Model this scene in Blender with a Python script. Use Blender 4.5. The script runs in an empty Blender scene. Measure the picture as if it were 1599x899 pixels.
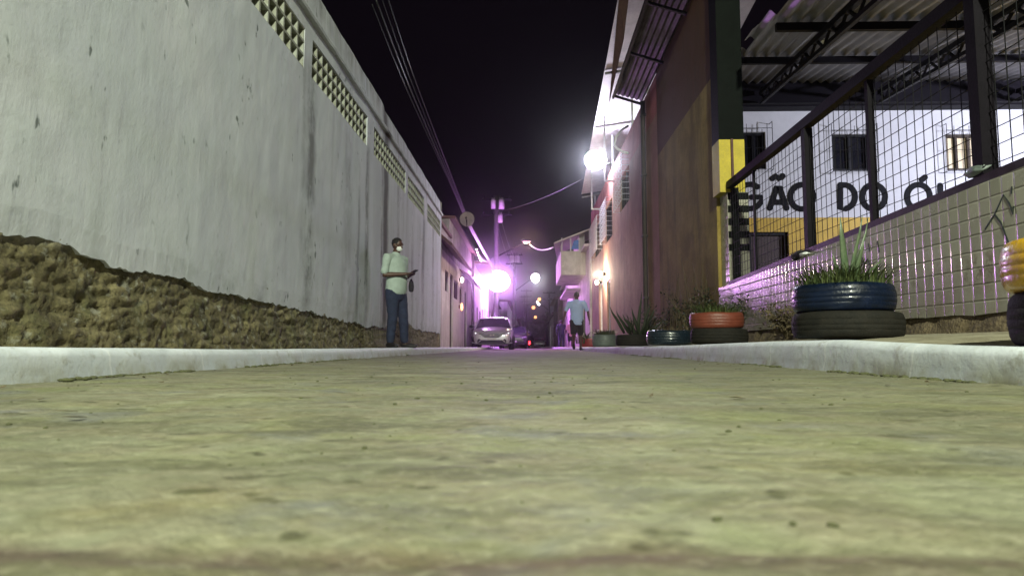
import bpy, bmesh, math, random
from mathutils import Vector, Matrix, noise
random.seed(7)
R = math.radians
C = bpy.context.scene.collection
sc = bpy.context.scene

# ------------------------------------------------------------------ camera
F = 1066.0
YAW, PITCH, EYE = math.atan(25.5/F), math.atan(91.5/F), 0.13
cd = bpy.data.cameras.new('camera'); cam = bpy.data.objects.new('camera', cd); C.objects.link(cam)
cam.location = (0, 0, EYE); cam.rotation_euler = (math.pi/2+PITCH, 0, YAW)
cd.sensor_width = 36; cd.lens = F/1599*36; cd.clip_start = 0.02; cd.clip_end = 2000
cd.dof.use_dof = True; cd.dof.focus_distance = 7.0; cd.dof.aperture_fstop = 5.8
sc.camera = cam
_f = Vector((-math.sin(YAW)*math.cos(PITCH), math.cos(YAW)*math.cos(PITCH), math.sin(PITCH)))
_r = Vector((math.cos(YAW), math.sin(YAW), 0)); _u = _r.cross(_f)
def ray(px, py): return _f*F + _r*(px-799.5) + _u*(449.5-py)
def at(px, py, Y=None, X=None):
    d = ray(px, py); k = Y/d.y if Y is not None else X/d.x
    return Vector((0, 0, EYE)) + d*k
def yx(px, X, py=541): return at(px, py, X=X).y

# ------------------------------------------------------------------ world, render settings
w = bpy.data.worlds.new('World'); sc.world = w; w.use_nodes = True
w.node_tree.nodes['Background'].inputs[0].default_value = (0.0030, 0.0020, 0.0034, 1)
w.node_tree.nodes['Background'].inputs[1].default_value = 1.0
sc.view_settings.view_transform = 'Standard'; sc.view_settings.look = 'None'
sc.view_settings.exposure = 0.0; sc.view_settings.gamma = 1.0
sc.cycles.use_denoising = True
sc.cycles.max_bounces = 5; sc.cycles.diffuse_bounces = 3; sc.cycles.volume_bounces = 0
sc.cycles.sample_clamp_indirect = 4.0

# ------------------------------------------------------------------ lamps
def lamp(name, loc, power, col, radius=0.15, spot=None, aim=None, blend=0.6):
    l = bpy.data.lights.new(name, 'SPOT' if spot else 'POINT'); l.energy = power; l.color = col
    l.shadow_soft_size = radius
    o = bpy.data.objects.new(name, l); C.objects.link(o); o.location = loc
    if spot:
        l.spot_size = R(spot); l.spot_blend = blend
        o.rotation_euler = (Vector(aim)-Vector(loc)).to_track_quat('-Z', 'Y').to_euler()
    return o
PURP1 = at(777, 437, Y=42); PURP2 = at(748, 437, Y=33.5); FLOOD = at(931, 252, Y=22)
STREET1 = at(822, 380, Y=45); STREET2 = at(836, 433, Y=80)
lamp('street_light_behind_viewer', (0.8, -6.6, 7.8), 13200, (0.95, 1.0, 0.77), 0.35)
lamp('purple_floodlight_far', PURP1, 3600, (0.66, 0.20, 1.0), 0.30)
lamp('purple_floodlight_near', PURP2, 600, (0.90, 0.42, 1.0), 0.12)
lamp('white_floodlight', FLOOD, 850, (0.78, 0.78, 1.0), 0.20)
lamp('court_light', (9.6, 8.2, 3.1), 1500, (0.80, 0.82, 1.0), 0.10, spot=166, aim=(9.6, 9.0, 3.7), blend=.2)
lamp('court_roof_fill', (9.6, 7.6, 3.45), 260, (0.80, 0.82, 1.0), 0.15)  # added second court lamp, there to bring out the roof corrugation
lamp('orange_street_light', STREET1, 250, (1.0, 0.62, 0.42), 0.16)
lamp('white_street_light', STREET2-Vector((0, .1, .62)), 550, (0.92, 0.95, 1.0), 0.05)
WL1 = at(938, 428, X=2.52); WL2 = at(932, 441, X=2.52)
lamp('wall_light_warm', WL1+Vector((-0.12, 0, 0)), 420, (1.0, 0.80, 0.6), 0.07)

# ------------------------------------------------------------------ helpers
def link(o, parent=None):
    C.objects.link(o)
    if parent: o.parent = parent
    return o
def tag(o, label=None, cat=None, group=None, kind=None):
    if label: o['label'] = label
    if cat: o['category'] = cat
    if group: o['group'] = group
    if kind: o['kind'] = kind
    return o
def empty(name, loc=(0, 0, 0), rz=0, label=None, cat=None, group=None):
    o = bpy.data.objects.new(name, None); link(o); o.location = loc; o.rotation_euler = (0, 0, rz)
    o.empty_display_size = 0.1
    return tag(o, label, cat, group)
def obj(name, bm, mat, parent=None, smooth=False, loc=None, rz=None, mats=None):
    me = bpy.data.meshes.new(name)
    bmesh.ops.recalc_face_normals(bm, faces=bm.faces)
    bm.to_mesh(me); bm.free()
    for m in (mats or [mat]): me.materials.append(m)
    if smooth:
        for p in me.polygons: p.use_smooth = True
    o = bpy.data.objects.new(name, me); link(o, parent)
    if loc is not None: o.location = loc
    if rz is not None: o.rotation_euler = (0, 0, rz)
    return o
def box(bm, x0, x1, y0, y1, z0, z1, bev=0.0, M=None, mi=0):
    co = [(x, y, z) for z in (z0, z1) for y in (y0, y1) for x in (x0, x1)]
    v = [bm.verts.new(M @ Vector(c) if M else c) for c in co]
    fs = [bm.faces.new([v[i] for i in q]) for q in ((0,2,3,1),(4,5,7,6),(0,1,5,4),(2,6,7,3),(0,4,6,2),(1,3,7,5))]
    for f in fs: f.material_index = mi
    if bev:
        bmesh.ops.bevel(bm, geom=list({e for f in fs for e in f.edges}), offset=bev, segments=2, affect='EDGES')
    return v
def quadprism(bm, pts, t):
    """closed solid from 4 (or n) coplanar points, thickness vector t"""
    a = [bm.verts.new(p) for p in pts]; b = [bm.verts.new(Vector(p)+Vector(t)) for p in pts]
    n = len(pts); bm.faces.new(a); bm.faces.new(list(reversed(b)))
    for i in range(n): bm.faces.new([a[i], b[i], b[(i+1) % n], a[(i+1) % n]])
def bar(bm, a, b, wd=0.05, hd=None, seg=4):
    tube(bm, [a, b], [wd/2*(1.414 if seg == 4 else 1)]*2, seg=seg, cap=False, twist=math.pi/4 if seg == 4 else 0)
def tube(bm, pts, rad, seg=10, cap=True, ref=None, twist=0.0, flat=1.0):
    """closed lofted tube; rad items are r or (r_side, r_ref)"""
    P = [Vector(p) for p in pts]; rr = [(r if isinstance(r, tuple) else (r, r)) for r in rad]
    if cap:
        d0 = (P[1]-P[0]).normalized(); d1 = (P[-1]-P[-2]).normalized()
        P0, P1 = P[0], P[-1]; r0, r1 = rr[0], rr[-1]
        m0, m1 = min(r0), min(r1)
        P = [P0-d0*m0*0.95, P0-d0*m0*0.6] + P + [P1+d1*m1*0.6, P1+d1*m1*0.95]
        k = lambda r, s: (r[0]*s, r[1]*s)
        rr = [k(r0, .3), k(r0, .8)] + rr + [k(r1, .8), k(r1, .3)]
    rings = []; n = len(P)
    up = Vector(ref) if ref else None; prev = None
    for i in range(n):
        t = (P[min(i+1, n-1)]-P[max(i-1, 0)]).normalized()
        if up is not None and abs(t.dot(up.normalized())) < 0.95: a = up
        elif prev is not None: a = prev
        else: a = Vector((0, 0, 1)) if abs(t.z) < 0.9 else Vector((0, 1, 0))
        s = t.cross(a).normalized(); u = s.cross(t).normalized(); prev = u
        ring = []
        for j in range(seg):
            th = 2*math.pi*j/seg + twist
            ring.append(bm.verts.new(P[i] + s*math.cos(th)*rr[i][0] + u*math.sin(th)*rr[i][1]))
        rings.append(ring)
    for i in range(n-1):
        for j in range(seg):
            bm.faces.new([rings[i][j], rings[i][(j+1) % seg], rings[i+1][(j+1) % seg], rings[i+1][j]])
    bm.faces.new(rings[0]); bm.faces.new(list(reversed(rings[-1])))
def ell(bm, c, r, seg=14, rot=None):
    M = Matrix.Translation(Vector(c)) @ (rot.to_4x4() if rot else Matrix.Identity(4)) @ Matrix.Diagonal((r[0], r[1], r[2], 1))
    bmesh.ops.create_uvsphere(bm, u_segments=seg, v_segments=max(6, seg*2//3), radius=1, matrix=M)
def lathe(bm, prof, c=(0, 0, 0), seg=40, M=None):
    rings = []
    for r, z in prof:
        rings.append([bm.verts.new((M or Matrix.Identity(4)) @ Vector((c[0]+r*math.cos(2*math.pi*j/seg), c[1]+r*math.sin(2*math.pi*j/seg), c[2]+z))) for j in range(seg)])
    for i in range(len(prof)-1):
        for j in range(seg):
            bm.faces.new([rings[i][j], rings[i][(j+1) % seg], rings[i+1][(j+1) % seg], rings[i+1][j]])
def N(v, s=1.0): return noise.noise(Vector(v)*s)
def fb(v, s=1.0, o=4): return noise.fractal(Vector(v)*s, 1.0, 2.0, o)
def bake(o):
    dg = bpy.context.evaluated_depsgraph_get()
    me = bpy.data.meshes.new_from_object(o.evaluated_get(dg)); o.modifiers.clear(); o.data = me
    for p in me.polygons: p.use_smooth = True
def remesh(o, vox, it=3):
    m = o.modifiers.new('r', 'REMESH'); m.mode = 'VOXEL'; m.voxel_size = vox
    if it:
        s = o.modifiers.new('s', 'SMOOTH'); s.factor = 0.5; s.iterations = it
    bake(o)

# ------------------------------------------------------------------ materials
def newmat(name):
    m = bpy.data.materials.new(name); m.use_nodes = True; nt = m.node_tree
    return m, nt, nt.nodes['Principled BSDF']
class G:
    def __init__(s, nt):
        s.nt = nt; s.tc = nt.nodes.new('ShaderNodeTexCoord')
    def n(s, typ, **kw):
        nd = s.nt.nodes.new(typ)
        for k, v in kw.items(): setattr(nd, k, v)
        return nd
    def put(s, sock, v):
        if hasattr(v, 'is_output') or isinstance(v, bpy.types.NodeSocket): s.nt.links.new(v, sock)
        else: sock.default_value = v
    def map(s, sc_=(1, 1, 1), vec=None, loc=(0, 0, 0), rot=(0, 0, 0)):
        m = s.n('ShaderNodeMapping'); m.inputs['Scale'].default_value = sc_; m.inputs['Location'].default_value = loc; m.inputs['Rotation'].default_value = rot
        s.nt.links.new(vec or s.tc.outputs['Object'], m.inputs['Vector']); return m.outputs[0]
    def noise(s, scale, detail=5, rough=0.6, vec=None, dist=0.0):
        m = s.n('ShaderNodeTexNoise'); m.inputs['Scale'].default_value = scale; m.inputs['Detail'].default_value = detail
        m.inputs['Roughness'].default_value = rough; m.inputs['Distortion'].default_value = dist
        s.nt.links.new(vec or s.tc.outputs['Object'], m.inputs['Vector']); return m.outputs['Fac']
    def rng(s, v, a, b, c=0.0, d=1.0):
        m = s.n('ShaderNodeMapRange'); m.clamp = True
        s.put(m.inputs[0], v)
        for i, x in enumerate((a, b, c, d)): m.inputs[i+1].default_value = x
        return m.outputs[0]
    def mix(s, f, a, b, mode='MIX'):
        m = s.n('ShaderNodeMix', data_type='RGBA', blend_type=mode)
        s.put(m.inputs[0], f); s.put(m.inputs[6], a if not isinstance(a, tuple) else (*a, 1)[:4]); s.put(m.inputs[7], b if not isinstance(b, tuple) else (*b, 1)[:4])
        return m.outputs[2]
    def math(s, op, a, b=0.0):
        m = s.n('ShaderNodeMath', operation=op); s.put(m.inputs[0], a); s.put(m.inputs[1], b); return m.outputs[0]
    def xyz(s, vec=None):
        m = s.n('ShaderNodeSeparateXYZ'); s.nt.links.new(vec or s.tc.outputs['Object'], m.inputs[0]); return m.outputs
    def bump(s, h, strength, dist, bsdf):
        m = s.n('ShaderNodeBump'); m.inputs['Strength'].default_value = strength; m.inputs['Distance'].default_value = dist
        s.nt.links.new(h, m.inputs['Height']); s.nt.links.new(m.outputs[0], bsdf.inputs['Normal'])
def plain(name, col, rough=0.7, var=0.35, scale=6, metal=0.0, bump=0.15, bd=0.01, col2=None, coat=0.0, spec=None):
    """surface with mottled wear and fine grain"""
    m, nt, b = newmat(name); g = G(nt)
    n1 = g.noise(scale, 6, 0.65); n2 = g.noise(scale*7, 4, 0.6)
    c2 = col2 or tuple(c*(1-var) for c in col)
    f = g.rng(g.math('ADD', g.math('MULTIPLY', n1, 0.7), g.math('MULTIPLY', n2, 0.3)), 0.38, 0.62)
    nt.links.new(g.mix(f, c2, col), b.inputs['Base Color'])
    nt.links.new(g.rng(n2, 0.3, 0.7, max(0.02, rough-0.08), min(1, rough+0.08)), b.inputs['Roughness'])
    b.inputs['Metallic'].default_value = metal
    if spec is not None: b.inputs['Specular IOR Level'].default_value = spec
    if coat: b.inputs['Coat Weight'].default_value = coat; b.inputs['Coat Roughness'].default_value = 0.08
    if bump: g.bump(n2, bump, bd, b)
    return m
def emis(name, col, st, base=(0.8, 0.8, 0.8)):
    m, nt, b = newmat(name); b.inputs['Base Color'].default_value = (*base, 1)
    b.inputs['Emission Color'].default_value = (*col, 1); b.inputs['Emission Strength'].default_value = st
    return m

# left wall plaster: pale, with vertical water stains at fixed places
def mat_plaster():
    m, nt, b = newmat('stained_white_plaster'); g = G(nt)
    x, y, z = g.xyz()
    big = g.noise(0.9, 5, 0.6); mid = g.noise(3.3, 6, 0.65); fine = g.noise(22, 5, 0.7)
    col = g.mix(g.rng(big, 0.35, 0.65), (0.48, 0.51, 0.565), (0.56, 0.58, 0.625))
    col = g.mix(g.rng(mid, 0.40, 0.62, 0.0, 0.35), col, (0.44, 0.49, 0.50))
    col = g.mix(g.rng(fine, 0.3, 0.75, 0.0, 0.22), col, (0.40, 0.41, 0.38))
    # generic vertical streaks, stronger further down the street
    st = g.noise(1.0, 5, 0.65, vec=g.map((1, 2.6, 0.22)))
    amt = g.rng(y, 4, 14, 0.0, 0.55)
    f = g.math('MULTIPLY', g.rng(st, 0.50, 0.70), amt)
    col = g.mix(f, col, (0.20, 0.20, 0.17))
    wob = g.math('MULTIPLY', g.math('SUBTRACT', g.noise(1.7, 6, 0.75), 0.5), 0.26)
    yy = g.math('ADD', y, wob); patch = g.rng(g.noise(1.4, 5, 0.75, vec=g.map((1, 1, 0.8), loc=(3, 1, 7))), 0.36, 0.56)
    for (y0, wd, s, z0, z1) in ((7.5, .14, .75, 0.7, 3.2), (7.25, .07, .35, 1.0, 3.2), (9.1, .22, .35, 0.5, 3.1), (10.2, .10, .7, 0.5, 3.1), (9.7, .06, .5, 0.5, 2.6),
                                (11.55, .20, 1.0, 0.3, 4.4), (11.25, .06, .7, 0.3, 3.6), (12.7, .13, .6, 0.5, 4.0), (14.3, .13, .5, .5, 3.2), (15.8, .2, .65, .4, 3.4), (17.4, .2, .5, .4, 3.2)):
        d = g.math('ABSOLUTE', g.math('SUBTRACT', yy, y0))
        k = g.rng(d, wd*.4, wd*1.45, s, 0.0)
        k = g.math('MULTIPLY', k, g.math('MULTIPLY', g.rng(z, z0-.3, z0+.3), g.rng(z, z1-.05, z1+.25, 1, 0)))
        if s < .95: k = g.math('MULTIPLY', k, patch)
        col = g.mix(k, col, (0.055, 0.055, 0.045))
    sp = g.noise(13, 3, 0.5, vec=g.map((1, 1, 0.55))); cl = g.noise(1.6, 2, 0.5, vec=g.map((1, 1, 1), loc=(0, 3.3, 1)))
    k = g.math('MULTIPLY', g.rng(sp, 0.635, 0.70), g.rng(cl, 0.52, 0.6))
    col = g.mix(k, col, (0.13, 0.15, 0.15))
    # grime low down and along the coping
    k = g.math('MULTIPLY', g.rng(z, 3.7, 4.25), g.rng(g.noise(2.0, 6, 0.75, vec=g.map((1, 2.2, 0.5))), 0.42, 0.64))
    col = g.mix(g.math('MULTIPLY', k, 0.75), col, (0.12, 0.12, 0.10))
    k = g.math('MULTIPLY', g.rng(z, 0.95, 0.5), g.rng(mid, 0.5, 0.7))
    col = g.mix(g.math('MULTIPLY', k, 0.6), col, (0.17, 0.18, 0.16))
    nt.links.new(col, b.inputs['Base Color']); b.inputs['Roughness'].default_value = 0.85
    h = g.math('ADD', g.math('MULTIPLY', mid, 0.7), g.math('MULTIPLY', fine, 0.25))
    g.bump(h, 0.35, 0.02, b); return m
def mat_rubble():
    m, nt, b = newmat('bare_rubble_and_mortar'); g = G(nt); z_ = g.xyz()[2]
    n1 = g.noise(5, 7, 0.7); n2 = g.noise(30, 5, 0.7); n3 = g.noise(9, 5, 0.7, vec=g.map((1, 1, 1.6), loc=(5, 2, 1)))
    col = g.mix(g.rng(n1, 0.36, 0.64), (0.055, 0.046, 0.018), (0.22, 0.19, 0.095))
    col = g.mix(g.rng(n3, 0.56, 0.66, 0, .75), col, (0.30, 0.30, 0.24)); n5 = g.noise(16, 5, .75, vec=g.map((1, 1, 1.8), loc=(1, 6, 2))); col = g.mix(g.rng(n5, .50, .62, 0, .75), col, (0.04, 0.036, 0.015)); col = g.mix(g.rng(z_, .62, .80, 0, .8), col, (0.40, 0.41, 0.37))
    col = g.mix(g.rng(n2, 0.56, 0.7, 0, .5), col, (0.035, 0.03, 0.015))
    col = g.mix(g.rng(g.noise(3, 4, .6, vec=g.map((1, 1, 1), loc=(9, 9, 1))), 0.5, 0.65, 0, .45), col, (0.10, 0.11, 0.04))
    nt.links.new(col, b.inputs['Base Color']); b.inputs['Roughness'].default_value = 0.95
    g.bump(g.math('ADD', n1, g.math('MULTIPLY', n2, .5)), 0.7, 0.03, b); return m
def mat_road():
    m, nt, b = newmat('dusty_block_paving'); g = G(nt)
    v = g.n('ShaderNodeTexVoronoi', feature='DISTANCE_TO_EDGE'); v.inputs['Scale'].default_value = 1.0; v.inputs['Randomness'].default_value = 0.55
    wv = g.n('ShaderNodeMix', data_type='VECTOR'); wv.inputs[0].default_value = 0.10
    nz = g.n('ShaderNodeTexNoise'); nz.inputs['Scale'].default_value = 4; nt.links.new(g.tc.outputs['Object'], nz.inputs['Vector'])
    nt.links.new(g.map((7.5, 5.2, 1)), wv.inputs[4]); nt.links.new(nz.outputs['Color'], wv.inputs[5]); nt.links.new(wv.outputs[1], v.inputs['Vector'])
    joint = g.rng(v.outputs['Distance'], 0.02, 0.16, 1, 0)
    joint = g.math('MULTIPLY', joint, g.rng(g.noise(2.2, 4, 0.6), 0.42, 0.64))
    big = g.noise(1.3, 5, 0.6); mid = g.noise(6, 6, 0.65, dist=0.3); fine = g.noise(45, 5, 0.7); gr = g.noise(2.6, 5, 0.6, vec=g.map((1, 1, 1), loc=(4, 8, 0)))
    col = g.mix(g.rng(big, 0.35, 0.65), (0.115, 0.120, 0.078), (0.245, 0.248, 0.168))
    col = g.mix(g.rng(mid, 0.42, 0.62, 0, .75), col, (0.175, 0.155, 0.105))
    col = g.mix(g.rng(gr, 0.50, 0.66, 0, .55), col, (0.165, 0.185, 0.07))
    col = g.mix(g.rng(g.noise(3.4, 4, .6, vec=g.map((1, 1, 1), loc=(1, 2, 5))), 0.56, 0.66, 0, .7), col, (0.125, 0.13, 0.13))
    col = g.mix(g.math('MULTIPLY', joint, .35), col, (0.10, 0.095, 0.05))
    sp = g.noise(16, 2, 0.4, vec=g.map((1, 1, 1), loc=(2, 7, 5)))
    col = g.mix(g.rng(sp, 0.68, 0.72, 0, .9), col, (0.05, 0.05, 0.025))
    x, y, z = g.xyz()
    d = g.math('ABSOLUTE', g.math('SUBTRACT', g.math('ADD', y, g.math('MULTIPLY', g.noise(5, 4, .6), 0.09)), 0.475))
    col = g.mix(g.rng(d, 0.010, 0.040, .9, 0.0), col, (0.085, 0.058, 0.048))
    x, y, z = g.xyz(); sm = g.noise(3.1, 5, .7, vec=g.map((.55, 1.5, 1), loc=(7, 1, 2))); col = g.mix(g.rng(sm, .53, .62, 0, .75), col, (0.075, 0.075, 0.045))
    yb = g.noise(4.2, 4, .6, vec=g.map((.7, 1.2, 1), loc=(2, 5, 2))); col = g.mix(g.rng(yb, .57, .68, 0, .35), col, (0.17, 0.15, 0.06))
    bl = g.noise(9, 3, .5, vec=g.map((.7, 1.1, 1), loc=(8, 5, 2))); col = g.mix(g.rng(bl, .66, .70, 0, .8), col, (0.055, 0.055, 0.03))
    gg = g.noise(7, 6, .75, vec=g.map((.8, 1.6, 1), loc=(3, 3, 0)))
    col = g.mix(g.rng(gg, 0.47, 0.64, 0, .75), col, (0.10, 0.10, 0.055)); col = g.mix(g.rng(fine, .52, .72, 0, .45), col, (0.07, 0.07, 0.04)); col = g.mix(g.rng(fine, .48, .3, 0, .35), col, (0.36, 0.35, 0.25))
    col = g.mix(g.rng(y, 3, 16, 0, .6), col, (0.095, 0.085, 0.065)); col = g.mix(g.math('MULTIPLY', g.rng(x, .2, 1.6), g.rng(big, .35, .6, .1, .5)), col, (0.11, 0.115, 0.065))  # lamp falloff painted in: darker down the street and to the right
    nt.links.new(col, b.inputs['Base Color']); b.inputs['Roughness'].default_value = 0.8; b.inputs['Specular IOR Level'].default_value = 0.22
    h = g.math('ADD', g.math('MULTIPLY', mid, 1.4), g.math('ADD', g.math('MULTIPLY', fine, .4), g.math('MULTIPLY', joint, -0.4)))
    g.bump(h, 0.9, 0.018, b); return m
def mat_kerb():
    m, nt, b = newmat('whitewashed_kerb'); g = G(nt)
    x, y, z = g.xyz(); n1 = g.noise(4, 6, .65); n2 = g.noise(26, 5, .7)
    col = g.mix(g.rng(n1, .38, .62), (0.42, 0.46, 0.49), (0.58, 0.62, 0.67))
    col = g.mix(g.rng(n2, .5, .75, 0, .4), col, (0.34, 0.34, 0.29))
    k = g.math('MULTIPLY', g.rng(z, 0.11, 0.0), g.rng(n1, .38, .62)); col = g.mix(k, col, (0.20, 0.20, 0.12)); n4 = g.noise(9, 5, .7, vec=g.map((1, 1, 1), loc=(4, 4, 4))); col = g.mix(g.rng(n4, .58, .68, 0, .5), col, (0.20, 0.19, 0.12))
    f = g.n('ShaderNodeMath', operation='FRACT'); nt.links.new(g.math('MULTIPLY', g.math('ADD', y, g.math('MULTIPLY', n1, .03)), 1.18), f.inputs[0])
    k = g.rng(g.math('ABSOLUTE', g.math('SUBTRACT', f.outputs[0], .5)), 0.0, 0.012, .35, 0); col = g.mix(k, col, (0.75, 0.75, 0.73))
    nt.links.new(col, b.inputs['Base Color']); b.inputs['Roughness'].default_value = 0.7
    g.bump(g.math('ADD', n1, g.math('MULTIPLY', n2, .3)), .5, .015, b); return m
def mat_tiles():
    """small square glazed tiles on a wall whose length runs along Y"""
    m, nt, b = newmat('glazed_cream_tiles'); g = G(nt)
    x, y, z = g.xyz(); T = 0.1
    def fr(c):
        f = g.n('ShaderNodeMath', operation='FRACT'); nt.links.new(g.math('MULTIPLY', c, 1/T), f.inputs[0]); return f.outputs[0]
    def edge(c):
        return g.math('SUBTRACT', 0.5, g.math('ABSOLUTE', g.math('SUBTRACT', fr(c), .5)))
    e = g.math('MINIMUM', edge(y), edge(z))
    cb = g.n('ShaderNodeCombineXYZ')
    for i, c in ((1, y), (2, z)):
        fl = g.n('ShaderNodeMath', operation='FLOOR'); nt.links.new(g.math('MULTIPLY', c, 1/T), fl.inputs[0]); nt.links.new(fl.outputs[0], cb.inputs[i])
    wn = g.n('ShaderNodeTexWhiteNoise', noise_dimensions='3D'); nt.links.new(cb.outputs[0], wn.inputs['Vector'])
    col = g.mix(g.rng(wn.outputs['Value'], 0, 1), (0.28, 0.27, 0.225), (0.37, 0.355, 0.30))
    n1 = g.noise(3.2, 6, .7); n2 = g.noise(14, 6, .75)
    low = g.rng(z, 0.75, 0.45)
    k = g.math('MULTIPLY', low, g.rng(n1, .42, .62)); col = g.mix(g.math('MULTIPLY', k, .55), col, (0.20, 0.155, 0.09))
    band = g.math('MULTIPLY', g.rng(z, .74, .60), g.rng(z, .44, .56))
    k = g.math('MULTIPLY', band, g.math('MULTIPLY', g.rng(n2, .47, .58), g.rng(g.noise(1.9, 3, .5, vec=g.map((1, 1, 1), loc=(1, 3, 4))), .42, .54)))
    col = g.mix(g.math('MULTIPLY', k, .8), col, (0.085, 0.055, 0.02))
    col = g.mix(g.rng(n2, .55, .75, 0, .35), col, (0.22, 0.20, 0.13))
    grout = g.rng(e, 0.012, 0.028, 1, 0)
    col = g.mix(g.math('MULTIPLY', grout, g.rng(n1, .3, .6, .2, .75)), col, (0.055, 0.045, 0.03))
    nt.links.new(col, b.inputs['Base Color'])
    nt.links.new(g.rng(g.math('MAXIMUM', grout, g.rng(n1, .35, .7, 0.1, .5)), 0, 1, .10, .6), b.inputs['Roughness'])
    chip = g.noise(6, 4, .7, vec=g.map((1, 1, 1), loc=(2, 9, 3))); col = g.mix(g.rng(chip, .67, .69), col, (0.10, .085, .06)); nt.links.new(col, b.inputs['Base Color'])
    h = g.math('ADD', g.rng(e, 0.0, 0.085), g.math('MULTIPLY', g.noise(5, 2, .5), .25))
    h = g.math('ADD', h, g.math('MULTIPLY', wn.outputs['Value'], .12))
    g.bump(h, .8, .003, b); return m
def mat_render(name, c1, c2, dirt=(0.05, 0.045, 0.03), band=None, rough=.9, hi=6.0):
    """old painted render with runs of dirt; band = (z, colour) paints the wall above z"""
    m, nt, b = newmat(name); g = G(nt); x, y, z = g.xyz()
    n1 = g.noise(1.6, 6, .65); n2 = g.noise(18, 5, .7); st = g.noise(1, 5, .7, vec=g.map((2.4, 2.4, .3))); pt = g.noise(.7, 4, .6, vec=g.map((1, 1, 1.3), loc=(5, 5, 5)))
    col = g.mix(g.rng(n1, .38, .62), c1, c2); col = g.mix(g.rng(pt, .50, .56, 0, .35), col, tuple(c*.6 for c in c1))
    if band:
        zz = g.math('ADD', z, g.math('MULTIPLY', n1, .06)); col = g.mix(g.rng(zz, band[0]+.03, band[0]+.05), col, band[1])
    col = g.mix(g.rng(st, .5, .7, 0, .6), col, dirt); col = g.mix(g.rng(n2, .5, .75, 0, .4), col, tuple(c*.45 for c in c1))
    col = g.mix(g.math('MULTIPLY', g.rng(z, 1.6, .2), g.rng(n1, .35, .6, .1, .7)), col, dirt)
    nt.links.new(col, b.inputs['Base Color']); b.inputs['Roughness'].default_value = rough; b.inputs['Specular IOR Level'].default_value = .12
    g.bump(g.math('ADD', n1, g.math('MULTIPLY', n2, .4)), .6, .03, b); return m
def mat_grass():
    m, nt, b = newmat('leaf_green'); g = G(nt)
    o = g.n('ShaderNodeNewGeometry'); rp = o.outputs['Random Per Island']
    col = g.mix(rp, (0.025, 0.045, 0.012), (0.085, 0.105, 0.032)); nt.links.new(col, b.inputs['Base Color']); b.inputs['Roughness'].default_value = .55
    return m
M = {}
M['plaster'] = mat_plaster(); M['rubble'] = mat_rubble(); M['road'] = mat_road(); M['kerb'] = mat_kerb(); M['tiles'] = mat_tiles()
M['earth'] = plain('packed_earth', (0.16, 0.12, 0.07), .95, scale=4, col2=(0.07, 0.05, 0.028), bump=.8, bd=.03)
M['walk'] = plain('dusty_pavement', (0.27, 0.25, 0.18), .9, scale=5, col2=(0.15, 0.13, 0.085), bump=.6, bd=.02)
M['blockwork'] = plain('backing_masonry', (0.30, 0.28, 0.24), .9, scale=3)
M['vent'] = plain('cream_concrete_block', (0.34, 0.36, 0.32), .85, scale=7, col2=(0.20, 0.20, 0.15), bump=.3)
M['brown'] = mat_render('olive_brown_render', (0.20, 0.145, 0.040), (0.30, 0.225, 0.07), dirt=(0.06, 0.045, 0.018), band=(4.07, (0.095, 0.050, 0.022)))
M['pinkwall'] = mat_render('salmon_render', (0.30, 0.17, 0.12), (0.38, 0.235, 0.17), dirt=(0.13, 0.10, 0.075))
M['redband'] = mat_render('faded_red_render', (0.36, 0.12, 0.10), (0.44, 0.18, 0.15))
M['whitehouse'] = mat_render('dirty_white_render', (0.52, 0.50, 0.46), (0.66, 0.64, 0.60), dirt=(0.24, 0.22, 0.20))
M['whitewall'] = plain('white_painted_wall', (0.62, 0.62, 0.64), .8, var=.12, scale=2.2, bump=.2)
M['yellow'] = plain('yellow_wall_paint', (0.62, 0.40, 0.04), .6, var=.25, scale=4)
M['yellowcol'] = plain('yellow_column_paint', (0.55, 0.43, 0.03), .6, var=.3, scale=5, bump=.3)
M['blackpaint'] = plain('black_paint', (0.004, 0.006, 0.005), .7, var=.4, spec=.08)
M['letter'] = plain('black_lettering_paint', (0.010, 0.010, 0.012), .7, var=.3, spec=.1)
M['steel'] = plain('dark_painted_steel', (0.006, 0.0045, 0.008), .6, var=.4, scale=9, spec=.12)
M['rail'] = plain('rusty_purple_grey_steel', (0.030, 0.022, 0.030), .5, scale=12, col2=(0.015, 0.011, 0.012), spec=.25)
M['wire'] = plain('mesh_wire', (0.008, 0.008, 0.010), .6, bump=0, spec=.15)
M['sheet'] = plain('galvanised_roof_sheet', (0.27, 0.27, 0.30), .45, var=.3, scale=2.5, metal=.35, bump=.1)
M['sheetdark'] = plain('weathered_roof_sheet', (0.16, 0.15, 0.15), .6, scale=3, metal=.3, col2=(0.075, 0.06, 0.055))
M['sheetpink'] = plain('pale_terrace_roof_sheet', (0.62, 0.56, 0.58), .6, var=.25, scale=3)
M['rubber'] = plain('old_tyre_rubber', (0.011, 0.011, 0.010), .75, scale=14, col2=(0.018, 0.016, 0.013), bump=.4, spec=.12)
M['bluetyre'] = plain('blue_painted_rubber', (0.003, 0.008, 0.028), .35, scale=9, col2=(0.002, 0.005, 0.013), bump=.3, coat=.12, spec=.25)
M['navytyre'] = plain('dark_teal_painted_rubber', (0.006, 0.014, 0.024), .3, scale=9, bump=.3, coat=.3)
M['orangetyre'] = plain('brick_orange_painted_rubber', (0.15, 0.034, 0.018), .5, scale=9, col2=(0.12, 0.028, 0.016), bump=.3)
M['yellowtyre'] = plain('yellow_painted_rubber', (0.55, 0.33, 0.02), .28, scale=8, col2=(0.40, 0.20, 0.02), bump=.3, coat=.4)
M['greytyre'] = plain('grey_green_painted_rubber', (0.14, 0.17, 0.16), .5, scale=9, bump=.3)
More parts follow.
